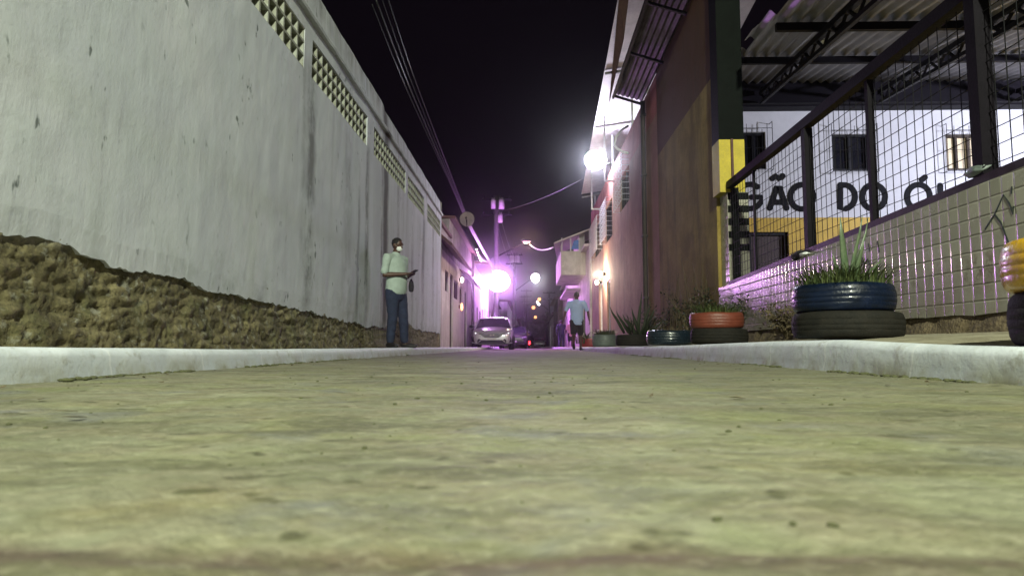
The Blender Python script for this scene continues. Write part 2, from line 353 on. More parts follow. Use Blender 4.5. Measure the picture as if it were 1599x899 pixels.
M['redtyre'] = plain('red_painted_rubber', (0.30, 0.03, 0.03), .5, scale=9, bump=.3)
M['soil'] = plain('planter_soil', (0.06, 0.042, 0.025), .95, scale=20, bump=.8)
M['leaf'] = mat_grass()
M['agave'] = plain('dark_agave_leaf', (0.05, 0.085, 0.04), .45, scale=20, col2=(0.10, 0.13, 0.07), bump=.1)
M['dry'] = plain('dry_brown_stalk', (0.10, 0.075, 0.04), .9, scale=12)
M['skin'] = plain('dark_brown_skin', (0.075, 0.035, 0.022), .5, var=.15, scale=20, bump=.1)
M['hair'] = plain('black_hair', (0.008, 0.007, 0.007), .8, bump=.5)
M['mint'] = plain('pale_mint_cotton', (0.36, 0.44, 0.41), .85, var=.14, scale=14, bump=.3)
M['bluetee'] = plain('pale_blue_cotton', (0.40, 0.50, 0.80), .85, var=.12, scale=14, bump=.3)
M['denim'] = plain('dark_blue_denim', (0.018, 0.028, 0.065), .9, scale=12, col2=(0.010, 0.015, 0.035), bump=.3)
M['blackcloth'] = plain('black_cloth', (0.014, 0.013, 0.016), .9, bump=.3)
M['pinkcloth'] = plain('pink_cloth', (0.62, 0.33, 0.38), .9, bump=.3)
M['navy'] = plain('navy_cloth', (0.03, 0.03, 0.07), .9, bump=.3)
M['hivis'] = plain('hi_vis_yellow_cloth', (0.50, 0.50, 0.12), .7, bump=.2)
M['mask'] = plain('white_face_mask', (0.72, 0.74, 0.74), .8, var=.06, bump=.1)
M['shoe'] = plain('black_shoe_leather', (0.015, 0.014, 0.014), .5)
M['silver'] = plain('silver_car_paint', (0.50, 0.50, 0.55), .3, var=.05, metal=.5, bump=0, coat=.8)
M['darkcar'] = plain('charcoal_car_paint', (0.03, 0.028, 0.035), .3, var=.1, metal=.4, bump=0, coat=.8)
M['whitecar'] = plain('white_car_paint', (0.6, 0.6, 0.6), .35, var=.05, bump=0, coat=.6)
M['glass'] = plain('tinted_glass', (0.012, 0.012, 0.018), .08, var=.1, bump=0)
M['blackplastic'] = plain('black_plastic', (0.010, 0.010, 0.012), .5, bump=.1, spec=.2)
M['chrome'] = plain('chrome_trim', (0.6, 0.6, 0.62), .2, metal=1, bump=0)
M['plate'] = plain('number_plate_grey', (0.42, 0.42, 0.42), .5, var=.2, scale=30)
M['headlight'] = plain('headlight_lens', (0.45, 0.45, 0.5), .08, var=.3, scale=30, bump=0, coat=1)
M['headglint'] = emis('headlight_glint', (0.9, 0.9, 1.0), 2.5)
M['alloy'] = plain('alloy_rim', (0.35, 0.35, 0.36), .35, metal=.8, bump=0)
M['taillight'] = emis('lit_tail_light', (1.0, 0.02, 0.03), 14, (0.4, 0.01, 0.01))
M['concrete'] = plain('pole_concrete', (0.11, 0.105, 0.10), .85, scale=3)
M['pipe'] = plain('dark_downpipe', (0.03, 0.022, 0.02), .7, scale=6)
M['whitemetal'] = plain('white_painted_iron', (0.6, 0.6, 0.62), .5, scale=20, var=.3)
M['rooftile'] = plain('dark_clay_roof_tile', (0.12, 0.06, 0.05), .85, scale=8)
M['darkdoor'] = plain('dark_brown_door', (0.045, 0.022, 0.018), .6, scale=6)
M['shutter'] = plain('grey_roller_shutter', (0.16, 0.15, 0.15), .5, metal=.3)
M['lavwall'] = mat_render('lavender_white_render', (0.50, 0.46, 0.46), (0.62, 0.58, 0.58), dirt=(0.24, 0.21, 0.20))
M['greywall'] = mat_render('grey_plaster_render', (0.24, 0.22, 0.21), (0.34, 0.32, 0.30), dirt=(0.10, 0.09, 0.08))
M['curtain'] = plain('cream_curtain', (0.62, 0.50, 0.28), .9, scale=5, var=.25)
M['curtainlit'] = emis('lit_cream_curtain', (1.0, 0.82, 0.50), 0.16, (0.62, 0.52, 0.34))
M['bluesheet'] = plain('blue_tarpaulin', (0.06, 0.20, 0.60), .6)
M['cable'] = plain('black_cable_jacket', (0.03, 0.03, 0.035), .35, bump=0)
M['cablewhite'] = plain('white_plastic_conduit', (0.7, 0.7, 0.72), .4, var=.1, bump=0)
M['bulb'] = emis('warm_string_bulb', (1.0, 0.55, 0.85), 18)
M['lampglass'] = emis('lit_lamp_glass', (1.0, 0.9, 0.95), 25)
M['lamporange'] = emis('lit_sodium_lamp_glass', (1.0, 0.42, 0.13), 2.6)
M['lampwarm'] = emis('lit_warm_wall_lamp', (1.0, 0.72, 0.55), 30)
M['trunk'] = plain('tree_bark', (0.09, 0.07, 0.05), .95, bump=.6)
M['wood'] = plain('worn_dark_wood', (0.05, 0.035, 0.025), .8, scale=10)
M['moss'] = plain('gutter_moss', (0.07, 0.075, 0.03), .95, scale=20)
M['snake'] = plain('dusky_leaf', (0.022, 0.032, 0.015), .6, scale=20, spec=.2)
M['marker'] = plain('dark_marker_paint', (0.02, 0.035, 0.025), .6, bump=0)

# ================================================================== THE SETTING
XK_L, XK_R, XW_L, XW_R = -1.82, 1.62, -2.45, 2.70
def interp(t, pts):
    if t <= pts[0][0]: return pts[0][1]
    for (a, b), (c, d) in zip(pts, pts[1:]):
        if t <= c: return b+(d-b)*(t-a)/(c-a)
    return pts[-1][1]
ZKL = lambda y: interp(y, [(-6, .13), (2.2, .132), (3.3, .122), (4.6, .112), (8, .112), (12, .118), (20, .11), (30, .10)]) + .004*N((3, y, 0), 1.3)
ZKR = lambda y: interp(y, [(-6, .12), (2.2, .128), (2.9, .140), (3.7, .166), (4.5, .168), (5.5, .162), (8, .140), (11, .132), (16, .12), (30, .10)]) + .004*N((7, y, 0), 1.3)
def sheet(name, mat, xs, ys, zf, kind='structure', parent=None, smooth=True):
    bm = bmesh.new()
    g = [[bm.verts.new((x, y, zf(x, y))) for x in xs] for y in ys]
    for i in range(len(ys)-1):
        for j in range(len(xs)-1): bm.faces.new([g[i][j], g[i][j+1], g[i+1][j+1], g[i+1][j]])
    o = obj(name, bm, mat, parent, smooth)
    if kind: o['kind'] = kind
    return o
def frange(a, b, s):
    n = max(1, round((b-a)/s)); return [a+(b-a)*i/n for i in range(n+1)]
# far terrain under everything
sheet('ground', M['earth'], [-400, -30, 30, 400], [-60, 0, 100, 700], lambda x, y: -0.05)
ysr = frange(-12, 0, .5)[:-1]+frange(0, 3, .02)[:-1]+frange(3, 9, .06)[:-1]+frange(9, 40, .5)[:-1]+frange(40, 260, 10)
xsr = [-2.8, -2.3] + frange(-1.86, 1.66, .03) + [2.2, 2.9]
def zroad(x, y):
    a = .0060*fb((x*1.0, y*1.0, 2), 2.4, 3) + .0034*fb((x, y, 5), 7, 4)
    c = .004*math.exp(-((y-.452-.02*N((x, 0, 0), 3))/.02)**2)
    return max(-.02, a*(1 if y < 12 else .3) - c*1.4)
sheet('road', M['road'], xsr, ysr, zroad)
# sidewalks
sheet('sidewalk_left', M['walk'], frange(XK_L-.10, XW_L-.12, .08), frange(-8, 19.5, .15)+frange(20, 120, 5), lambda x, y: ZKL(y)-.012 + .004*fb((x, y, 3), 5, 3))
sheet('sidewalk_right', M['walk'], frange(XK_R+.12, XW_R+.25, .08), frange(-8, 30, .12)+frange(31, 120, 5),
      lambda x, y: ZKR(y)-.006 + .05*min(1, max(0, (x-1.74)/.9)) + .008*fb((x, y, 9), 4, 4))
# whitewashed kerbs with a rounded arris
def kerb(name, xf, sgn, zt, wd=.14):
    bm = bmesh.new(); ys = frange(-8, 9, .04)[:-1]+frange(9, 30, .15)[:-1]+frange(30, 120, 6)
    prev = None
    for y in ys:
        z = zt(y); j = .006*fb((sgn*3, y, 1), 3, 4); e = .004*fb((sgn*5, y, 4), 9, 3)
        pr = [(-.012+j, -.03), (-.004+j+e, .012), (.004+j, .05), (.007+j*.6, z-.038+e), (.018+j, z-.014+e), (.045, z-.002), (.09, z), (wd, z-.002), (wd+.02, z-.05)]
        row = [bm.verts.new((xf+sgn*a, y, b)) for a, b in pr]
        if prev:
            for k in range(len(row)-1): bm.faces.new([prev[k], prev[k+1], row[k+1], row[k]])
        prev = row
    o = obj(name, bm, M['kerb'], None, True); o['kind'] = 'structure'
kerb('kerb_left', XK_L, -1, ZKL); kerb('kerb_right', XK_R, 1, ZKR)
# weeds and grit in the gutter
bm = bmesh.new()
for i in range(900):
    s = random.choice((-1, 1)); y = 1.6+random.random()**1.5*9
    if N((s*9, y, 0), 1.1) < 0.02: continue
    x = (XK_R-.01 if s > 0 else XK_L+.01) - s*random.random()*.05; r = .004+random.random()*.009
    ell(bm, (x, y, .002), (r*1.6, r*1.6, r*.7), 5)
tag(obj('gutter_grit', bm, M['moss'], None, True), 'dark grit and moss lying in the gutter along the kerb', 'grit', kind='stuff')

bm = bmesh.new(); rg = random.Random(11)
for i in range(550):
    y = .5+rg.random()**1.7*9; x = rg.uniform(XK_L+.03, XK_R-.03)
    if abs(x) > y*.85+.15: continue
    r = .0012+.0045*rg.random()**4*(1 if y > 1 else .6); z = zroad(x, y)
    bmesh.ops.create_icosphere(bm, subdivisions=1, radius=1, matrix=Matrix.Translation((x, y, z+r*.3)) @ Matrix.Rotation(rg.random()*6, 4, 'Z') @ Matrix.Diagonal((r*rg.uniform(.8, 2), r, r*.6, 1)))
tag(obj('road_grit', bm, M['moss'], None), 'small dark stones and grit scattered over the road surface', 'grit', kind='stuff')
bm = bmesh.new()
for i in range(90):
    y = 1.1+rg.random()**1.5*8; x = rg.choice((XK_L+rg.random()*.25, XK_R-rg.random()*.25, rg.uniform(XK_L, XK_R)))
    a = rg.random()*6.28; s = rg.uniform(.008, .024); z = zroad(x, y)+.004; d = Vector((math.cos(a), math.sin(a), 0)); n_ = Vector((-d.y, d.x, 0)); c = Vector((x, y, z))
    vs = [c-d*s, c-n_*s*.4+Vector((0, 0, .002)), c+d*s+Vector((0, 0, rg.random()*.008)), c+n_*s*.4+Vector((0, 0, rg.random()*.006))]
    quadprism(bm, vs, (0, 0, .0008))
tag(obj('leaf_litter', bm, M['dry'], None), 'small dry leaves and scraps scattered on the road', 'leaf litter', kind='stuff')

# ================================================================== LEFT WALL
root = empty('perimeter_wall', (XW_L, 8, 0), 0, 'long tall stained white plaster wall with a row of pierced vent blocks, on the left', 'wall')
def child(o, r):
    o.parent = r; o.matrix_parent_inverse = r.matrix_world.inverted() if False else Matrix.Translation(-Vector(r.location)); return o
Y0, Y1 = -3.0, 19.0
zb = lambda y: interp(y, [(-3, .70), (3.2, .655), (3.8, .63), (4.6, .60), (5.5, .56), (6.5, .54), (7.5, .52), (8.6, .48), (10.5, .44), (11.6, .44), (12.2, .62), (14, .60), (15, .50), (19, .50)]) + .05*fb((0, y, 0), 1.6, 5) + .022*fb((4, y, 0), 11, 5)
VZ0, VZ1 = 3.17, 3.62
vents = []
e = yx(464, XW_L) + .02
vents.append((e-2.66, e-.02)); vents.append((e-2.66-2.95, e-2.95-.02)); vents.append((e-2.66-5.9, e-5.9-.02))
for a, b in ((477, 567), (578, 630), (634, 660), (665, 686)): vents.append((yx(a, XW_L), yx(b, XW_L)))
vents.sort()
bm = bmesh.new()
def px_(y, z): return XW_L + .010*fb((y, z, 3), .9, 3) + .003*fb((y, z, 8), 5, 3)
def patch(ya, yb, zlo, zhi, sy=.04, sz=.14):
    ys = frange(ya, yb, sy); nz = max(2, round((zhi-(zlo(ya) if callable(zlo) else zlo))/sz)); prev = None
    for y in ys:
        a = zlo(y) if callable(zlo) else zlo; t = zhi(y) if callable(zhi) else zhi
        zs = [a+(t-a)*k/nz for k in range(nz+1)]
        col = [bm.verts.new((XW_L-.06, y, a))]+[bm.verts.new((px_(y, z)-(.008 if k == 0 and callable(zlo) else 0), y, z)) for k, z in enumerate(zs)]+[bm.verts.new((XW_L-.06, y, t))]
        if prev:
            for k in range(len(col)-1): bm.faces.new([prev[k], col[k], col[k+1], prev[k+1]])
        else: bm.faces.new(col)
        prev = col
    bm.faces.new(list(reversed(prev)))
patch(Y0, Y1, zb, VZ0, .03, .14)
edge = Y0
for a, b in vents:
    patch(edge, a, VZ0, VZ1, .1, .15); edge = b
patch(edge, Y1, VZ0, VZ1, .1, .15)
ztop = lambda y: 4.27 + (.03 if y < 11.5 else -.03) + .02*fb((9, y, 0), 1.5, 4) + .008*fb((9, y, 0), 9, 3)
patch(Y0, Y1, VZ1, 3.80, .05, .1)
obj('plaster_face', bm, M['plaster'], root); root.children[-1].matrix_parent_inverse = Matrix.Translation(-Vector(root.location)) if root.children else Matrix()
bm = bmesh.new()   # ledge and leaning parapet above it
prev = None
for y in frange(Y0, Y1, .06):
    t = ztop(y); w_ = .008*fb((2, y, 5), 2, 3)
    pr = [(-.10, 3.79), (.045+w_, 3.80), (.055+w_, 3.83), (.045+w_, 3.86), (-.01, 3.875), (-.03+w_, 4.05), (-.035+w_, t-.05), (-.05, t), (-.22, t+.01), (-.24, 3.79)]
    row = [bm.verts.new((XW_L+a, y, z)) for a, z in pr]
    if prev:
        for k in range(len(row)): bm.faces.new([prev[k], prev[(k+1) % len(row)], row[(k+1) % len(row)], row[k]])
    else: bm.faces.new(row)
    prev = row
bm.faces.new(list(reversed(prev)))
cop = obj('coping', bm, M['plaster'], root)
bm = bmesh.new()   # eroded foot
ys = frange(Y0, 2, .1)[:-1]+frange(2, 11, .017)[:-1]+frange(12, Y1, .05)
prev = None; NZ = 46
for y in ys:
    row = []
    for k in range(NZ+1):
        z = -.02+(.80)*k/NZ
        c = abs(N((y*1.3, z*5.5, 1), 1.4)); dist = .020*fb((y*1.0, z*2.2, 4), 2.4, 4)+.022*fb((y*.8, z*2.6, 9), 7, 5)+.013*fb((y, z*1.3, 19), 19, 4) - .05*max(0, .10-c)*5*(N((y, z, 7), 1.5)+.5)
        bulge = .05*max(0, 1-z/.35)
        row.append(bm.verts.new((XW_L-.026+max(-.10, min(.10, dist*.8))+bulge*.6, y, z)))
    if prev:
        for k in range(NZ): bm.faces.new([prev[k], row[k], row[k+1], prev[k+1]])
    prev = row
foot = obj('eroded_footing', bm, M['rubble'], root, True)
bm = bmesh.new()
box(bm, XW_L-.30, XW_L-.17, Y0, Y1, -.1, VZ0-.02); box(bm, XW_L-.16, XW_L-.07, Y0, Y1, .75, VZ0-.01); box(bm, XW_L-.16, XW_L-.07, Y0, Y1, VZ1+.01, 3.78)
box(bm, XW_L-.25, XW_L-.001, Y1, Y1+.05, 0, 4.2)
back = obj('masonry_core', bm, M['blockwork'], root)
for o in (root.children): o.matrix_parent_inverse = Matrix.Translation(-Vector(root.location))
for a, b in vents:
    bm = bmesh.new(); n = max(3, round((b-a)/.20)); cw = (b-a)/n; ch = (VZ1-VZ0)/3
    xf = XW_L-.012
    for k in range(4):
        z = VZ0+ch*k; box(bm, xf-.11, xf, a, b, max(VZ0, z-.014), min(VZ1, z+.014))
    for j in range(n+1):
        y = a+cw*j; box(bm, xf-.11, xf-.003, max(a, y-.016), min(b, y+.016), VZ0+.001, VZ1-.001)
    for j in range(n):
        for k in range(3):
            y = a+cw*j+.016; z = VZ0+ch*k+.014; h = ch-.028; wd = cw-.032
            quadprism(bm, [(xf-.012, y, z), (xf-.012, y+wd, z), (xf-.08, y+wd, z+h*.45), (xf-.08, y, z+h*.45)], (-.016, 0, 0))
    o = obj('vent_panel', bm, M['vent'], root); o.matrix_parent_inverse = Matrix.Translation(-Vector(root.location))

# ================================================================== generic walls with openings
def P3(axis, c, u, v, d):
    """axis 'x': wall plane X=c, u along Y, d pushes along X; axis 'y': plane Y=c, u along X"""
    return (c+d, u, v) if axis == 'x' else (u, c+d, v)
def wbox(bm, axis, c, u0, u1, v0, v1, d0, d1):
    if axis == 'x': box(bm, c+min(d0, d1), c+max(d0, d1), u0, u1, v0, v1)
    else: box(bm, u0, u1, c+min(d0, d1), c+max(d0, d1), v0, v1)
def wall_open(name, mat, axis, c, u0, u1, v0, v1, t, openings, parent):
    us = sorted({u0, u1, *[a for o in openings for a in o[:2]]}); us = [u for u in us if u0 <= u <= u1]
    bm = bmesh.new()
    for a, b in zip(us, us[1:]):
        cov = sorted([(max(v0, o[2]), min(v1, o[3])) for o in openings if o[0] < (a+b)/2 < o[1]])
        z = v0
        for lo, hi in cov:
            if lo > z+.001: wbox(bm, axis, c, a, b, z, lo, 0, t)
            z = max(z, hi)
        if z < v1-.001: wbox(bm, axis, c, a, b, z, v1, 0, t)
    bmesh.ops.remove_doubles(bm, verts=bm.verts, dist=.0005)
    # drop the coincident inner faces left where columns meet
    seen = {}
    for f in list(bm.faces):
        k = tuple(sorted(v.index for v in f.verts)) if False else tuple(sorted((round(v.co.x, 3), round(v.co.y, 3), round(v.co.z, 3)) for v in f.verts))
        if k in seen: seen[k].append(f)
        else: seen[k] = [f]
    dead = [f for l in seen.values() if len(l) > 1 for f in l]
    if dead: bmesh.ops.delete(bm, geom=dead, context='FACES')
    return obj(name, bm, mat, parent)
def opening_fill(axis, c, o, t, parent, kind='window', mat=None, frame=None, split=2):
    """recessed pane or leaf with a frame"""
    a, b, lo, hi = o; s = 1 if t > 0 else -1; bm = bmesh.new(); fw = .05
    for (p, q, r_, z_) in ((a, a+fw, lo, hi), (b-fw, b, lo, hi), (a+fw, b-fw, hi-fw, hi)) + (((a+fw, b-fw, lo, lo+fw),) if kind == 'window' else ()):
        wbox(bm, axis, c, p+.002*(p == a), q-.002*(q == b), r_+.002, z_-.002, s*.05, s*.11)
    if kind == 'window' and split > 1:
        for k in range(1, split):
            m_ = a+(b-a)*k/split; wbox(bm, axis, c, m_-.02, m_+.02, lo+fw+.002, hi-fw-.002, s*.052, s*.10)
    f = obj(kind, bm, frame or M['blackplastic'], parent)
    bm = bmesh.new(); wbox(bm, axis, c, a+fw*.5, b-fw*.5, lo+.004, hi-fw*.5, s*.115, s*.14)
    obj('pane' if kind == 'window' else 'door_panel', bm, mat or M['glass'], f)
    return f

# ================================================================== LEFT SIDE BEYOND THE WALL
XF = -2.80
def ypx(px, X): return yx(px, X)
hL = empty('street_house', (XF, 27, 0), 0, 'pale two-storey house with narrow dark doors just past the end of the stained wall', 'house')
ID = lambda r: Matrix.Translation(-Vector(r.location))
def reparent(root):
    for ch in root.children: ch.matrix_parent_inverse = ID(root)
ops = [(ypx(694, XF), ypx(699, XF), 2.0, 2.72), (ypx(702, XF), ypx(706.5, XF), .1, 2.75), (ypx(708, XF), ypx(715, XF), 1.95, 2.65), (ypx(717, XF), ypx(721.5, XF), 1.9, 2.6), (ypx(725, XF), ypx(728.5, XF), .1, 2.6)]
wall_open('wall', M['lavwall'], 'x', XF, 19.3, 34.6, 0, 3.3, -.25, ops, hL)
for i, o in enumerate(ops): opening_fill('x', XF, o, -1, hL, 'door' if o[2] < 1 else 'window', M['darkdoor'] if o[2] < 1 else None, M['darkdoor'])
bm = bmesh.new(); box(bm, XF-4.5, XF-.02, 19.3, 24.4, 3.3, 4.02); box(bm, XF-4.5, XF-.05, 24.42, 34.6, 3.3, 4.75); box(bm, XF-4.5, XF-.26, 19.3, 34.6, 0, 3.29)
obj('upper_storey', bm, M['greywall'], hL)
bm = bmesh.new(); y0_, y1_ = 19.4, 26.2
n = 34
for i in range(n):     # tiled awning: rows of clay tiles
    a = y0_+(y1_-y0_)*i/n; b = a+(y1_-y0_)/n*.86
    quadprism(bm, [(XF-.02, a, 3.58), (XF-.02, b, 3.58), (XF+.62, b, 3.04), (XF+.62, a, 3.04)], (0, 0, .05))
quadprism(bm, [(XF-.02, y0_, 3.53), (XF-.02, y1_, 3.53), (XF+.60, y1_, 3.0), (XF+.60, y0_, 3.0)], (0, 0, .045))
obj('tiled_awning', bm, M['rooftile'], hL)
bm = bmesh.new(); quadprism(bm, [(XF-.02, 27.5, 3.25), (XF-.02, 34.4, 3.25), (XF+.5, 34.4, 2.95), (XF+.5, 27.5, 2.95)], (0, 0, .05)); obj('door_canopy', bm, M['rooftile'], hL)
bm = bmesh.new(); box(bm, XF-4.5, XF+.06, 19.25, 24.39, 4.022, 4.12); quadprism(bm, [(XF+.15, 24.4, 4.76), (XF+.15, 34.6, 4.76), (XF-4.6, 34.6, 5.0), (XF-4.6, 24.4, 5.0)], (0, 0, .1)); obj('roof', bm, M['rooftile'], hL)
bm = bmesh.new(); box(bm, XF+.003, XF+.14, 33.4, 33.7, 0, 4.7); obj('downpipe', bm, M['darkdoor'], hL)
reparent(hL)
# satellite dish
D = at(729, 342, Y=27.5); dish = empty('satellite_dish', (D.x, D.y, 4.86), 0, 'round grey satellite dish on the roof edge of the pale two-storey house', 'satellite dish')
Mx = Matrix.Translation((0, 0, D.z-4.86)) @ Matrix.Rotation(R(105), 4, 'X') @ Matrix.Rotation(R(8), 4, 'Y')
bm = bmesh.new(); lathe(bm, [(.005, 0), (.12, .012), (.22, .045), (.30, .09), (.305, .085), (.22, .035), (.12, 0), (.005, -.012)], seg=28, M=Mx); obj('reflector', bm, M['greywall'], dish, True)
bm = bmesh.new(); bar(bm, (0, 0, 0), (0, 0.02, D.z-4.86), .04, seg=8); obj('mast', bm, M['steel'], dish)
bm = bmesh.new(); bar(bm, (0, -.05, D.z-5.11), (0, -.36, D.z-4.89), .02, seg=6); ell(bm, (0, -.36, D.z-4.88), (.035, .035, .05), 8); obj('feed_arm', bm, M['steel'], dish)
# small wall lights of that house
for (px, py, lab) in ((721.5, 437, 'small pink-white wall light under the door canopy of the pale house'), (721, 479, 'small orange light low by the last door of the pale house')):
    p = at(px, py, X=XF+.12); t = empty('wall_light', (p.x, p.y, p.z), 0, lab, 'wall light')
    bm = bmesh.new(); box(bm, -.12, -.06, -.05, .05, -.08, .08, .01); obj('bracket', bm, M['steel'], t)
    bm = bmesh.new(); ell(bm, (0, 0, 0), (.06, .07, .10 if py < 450 else .16), 12); obj('lamp_glass', bm, M['lampwarm'] if py < 450 else M['lamporange'], t, True)

def rowhouse(X, side, y0, y1, h, mat, lab, doors=(), wins=(), roof=None, depth=5, eave=.3, dmat=None, slope=.5):
    """terrace house whose street face is plane X; side -1 = left of the street"""
    r = empty('terraced_house', (X, (y0+y1)/2, 0), 0, lab, 'house'); s = side
    ops = [(a, b, .05, t) for a, b, t in doors]+[tuple(q) for q in wins]
    wall_open('wall', mat, 'x', X, y0, y1, 0, h, s*.22, ops, r)
    for (a, b, t) in doors: opening_fill('x', X, (a, b, .05, t), s, r, 'door', dmat or M['darkdoor'], M['darkdoor'])
    for q in wins: opening_fill('x', X, q, s, r, 'window')
    bm = bmesh.new(); xa, xb = sorted((X+s*.23, X+s*depth)); box(bm, xa, xb, y0, y1, 0, h-.01); obj('house_body', bm, mat, r)
    bm = bmesh.new(); quadprism(bm, [(X-s*eave, y0-.05, h+.005), (X-s*eave, y1, h+.005), (X+s*depth, y1, h+slope), (X+s*depth, y0-.05, h+slope)], (0, 0, .12)); obj('roof', bm, roof or M['rooftile'], r)
    reparent(r); return r
rowhouse(XF, -1, 35.0, 42.5, 4.35, M['whitehouse'], 'white house behind the parked silver car, flooded with purple light', doors=((37.0, 37.9, 2.3), (41.2, 42.1, 2.4)), wins=((35.6, 36.1, .95, 1.45), (36.3, 36.7, .95, 1.5), (39.0, 40.2, 1.3, 2.2)), eave=.75)
rowhouse(XF+.25, -1, 43.0, 52, 4.9, M['lavwall'], 'lavender-lit house behind the big utility pole', doors=((44.0, 45.6, 2.5), (49.0, 50.0, 2.4)), wins=((46.5, 48.0, 1.2, 2.3),), eave=.5)
rowhouse(XF-.1, -1, 53, 66, 3.7, M['greywall'], 'low grey house beyond the lavender-lit one', doors=((55, 56, 2.3), (61, 63, 2.5)), wins=((57.5, 59.5, 1.1, 2.2),))
rowhouse(XF+.7, -1, 68, 86, 4.6, M['whitehouse'], 'pale house standing by the second utility pole', doors=((70, 71, 2.3), (78, 81, 2.6)), wins=((73, 75, 1.1, 2.2),))
rowhouse(XF+1.3, -1, 90, 120, 3.6, M['greywall'], 'farthest low house on the left of the street', doors=((93, 94, 2.3), (101, 104, 2.5)), wins=((97, 99, 1.1, 2.2),))

# string of bulbs under the eaves
sl = empty('string_lights', (0, 0, 0), 0, 'string of glowing pink bulbs hung along the eaves behind the silver car', 'string lights')
A, B_, Cc = at(744, 388, Y=34.3), at(757, 412, Y=38), at(767, 424, Y=42)
pts = [A.lerp(B_, t/9)+Vector((0, 0, -.18*math.sin(math.pi*t/9))) for t in range(10)]+[B_.lerp(Cc, t/7)+Vector((0, 0, -.14*math.sin(math.pi*t/7))) for t in range(1, 8)]
bm = bmesh.new(); tube(bm, pts, [.012]*len(pts), 5, cap=False); obj('cord', bm, M['cable'], sl)
for i, p in enumerate(pts):
    bm = bmesh.new(); ell(bm, (0, 0, 0), (.028, .028, .04), 8)
    o = obj('bulb', bm, M['bulb'], sl, True, loc=p+Vector((.0, 0, -.05)))

# ================================================================== RIGHT SIDE: brown wall building, canopy
YB = 14.0; YC = 9.35
bb = empty('warehouse', (XW_R, 11.6, 0), 0, 'olive-brown rendered windowless building beside the yellow and black column', 'building')
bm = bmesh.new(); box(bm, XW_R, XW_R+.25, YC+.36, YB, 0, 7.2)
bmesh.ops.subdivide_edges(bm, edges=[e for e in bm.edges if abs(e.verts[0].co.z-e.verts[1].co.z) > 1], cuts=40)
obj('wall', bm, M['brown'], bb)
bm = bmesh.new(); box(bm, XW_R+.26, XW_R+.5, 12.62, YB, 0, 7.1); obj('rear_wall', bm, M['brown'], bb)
bm = bmesh.new(); ys = frange(9.75, 15.6, .9)
prev = None
for i, y in enumerate(ys):
    c = 0
    NC = 24; xs_ = [2.06+.635*k/NC for k in range(NC+1)]; zz_ = [6.02-.18*k/NC+.022*math.cos(math.pi*k/2) for k in range(NC+1)]
    row = [bm.verts.new((x_, y, z_)) for x_, z_ in zip(xs_, zz_)]+[bm.verts.new((x_, y, z_+.012)) for x_, z_ in reversed(list(zip(xs_, zz_)))]
    if prev:
        for k in range(len(row)): bm.faces.new([prev[k], row[k], row[(k+1) % len(row)], prev[(k+1) % len(row)]])
    prev = row
obj('corrugated_canopy', bm, M['sheetdark'], bb)
bm = bmesh.new()
box(bm, 2.03, 2.055, 9.75, 15.6, 5.96, 6.05)
for y in (11.2, 13.2, 15.55): bar(bm, (2.69, y, 5.74), (2.0, y, 5.96), .05)
box(bm, 1.97, 2.02, 9.75, 15.6, 5.90, 5.95)
obj('canopy_frame', bm, M['steel'], bb)
reparent(bb)
# salmon building with the downpipe, window grilles, terrace roof
YD = 29.0
pb = empty('terrace_house', (XW_R, 21.5, 0), 0, 'salmon-coloured street house with white window cages and a floodlit roof terrace', 'house')
def rx(px, X=XW_R): return yx(px, X)
gr = [(979, 283, 15), (953, 343, 11), (936, 370, 13)]
wins = []
for px_c, py_c, wpx in gr:
    y = rx(px_c); k = XW_R/(px_c-825); zc = EYE+(541-py_c)*k
    a, b = rx(px_c+wpx/2), rx(px_c-wpx/2); hh = .62
    wins.append((a, b, zc-hh, min(5.4, zc+hh)))
doors = [(rx(954), rx(949), .15, 2.35), (rx(941.5), rx(936.5), .15, 2.5)]
wall_open('wall', M['pinkwall'], 'x', XW_R, YB+.01, YD, 0, 5.0, .25, wins+doors, pb)
wf = [opening_fill('x', XW_R, q, 1, pb, 'window') for q in wins]
for q in doors: opening_fill('x', XW_R, q, 1, pb, 'door', M['darkdoor'], M['whitemetal'])
bm = bmesh.new(); box(bm, XW_R+.001, XW_R+.25, YB+.01, YD, 5.0, 5.85); obj('parapet', bm, M['redband'], pb)
bm = bmesh.new(); box(bm, XW_R+.3, XW_R+6, YB+.01, YD, 0, 4.9); obj('house_body', bm, M['pinkwall'], pb)
for q in wins:     # protruding lattice cages
    a, b, lo, hi = q; bm = bmesh.new(); x0, x1 = XW_R-.20, XW_R-.003
    n = max(4, round((b-a)/.30))
    for k in range(n+1):
        y = a+(b-a)*k/n; bar(bm, (x0, y, lo), (x0, y, hi), .011); 
    for k in range(9):
        z = lo+(hi-lo)*k/8; bar(bm, (x0, a, z), (x0, b, z), .010)
        for y in (a, b): bar(bm, (x0, y, z), (x1, y, z), .010)
    for k in range(n):
        for j in range(8):
            y = a+(b-a)*k/n; z = lo+(hi-lo)*j/8; bar(bm, (x0, y, z), (x0, y+(b-a)/n, z+(hi-lo)/8), .007)
    obj('window_cage', bm, M['whitemetal'], pb)
bm = bmesh.new(); yp = rx(1014)
bar(bm, (XW_R-.06, yp, .15), (XW_R-.06, yp, 5.75), .11, seg=10)
for z in (1.2, 2.6, 4.0, 5.4): box(bm, XW_R-.12, XW_R-.001, yp-.08, yp+.08, z, z+.04)
obj('downpipe', bm, M['pipe'], pb)
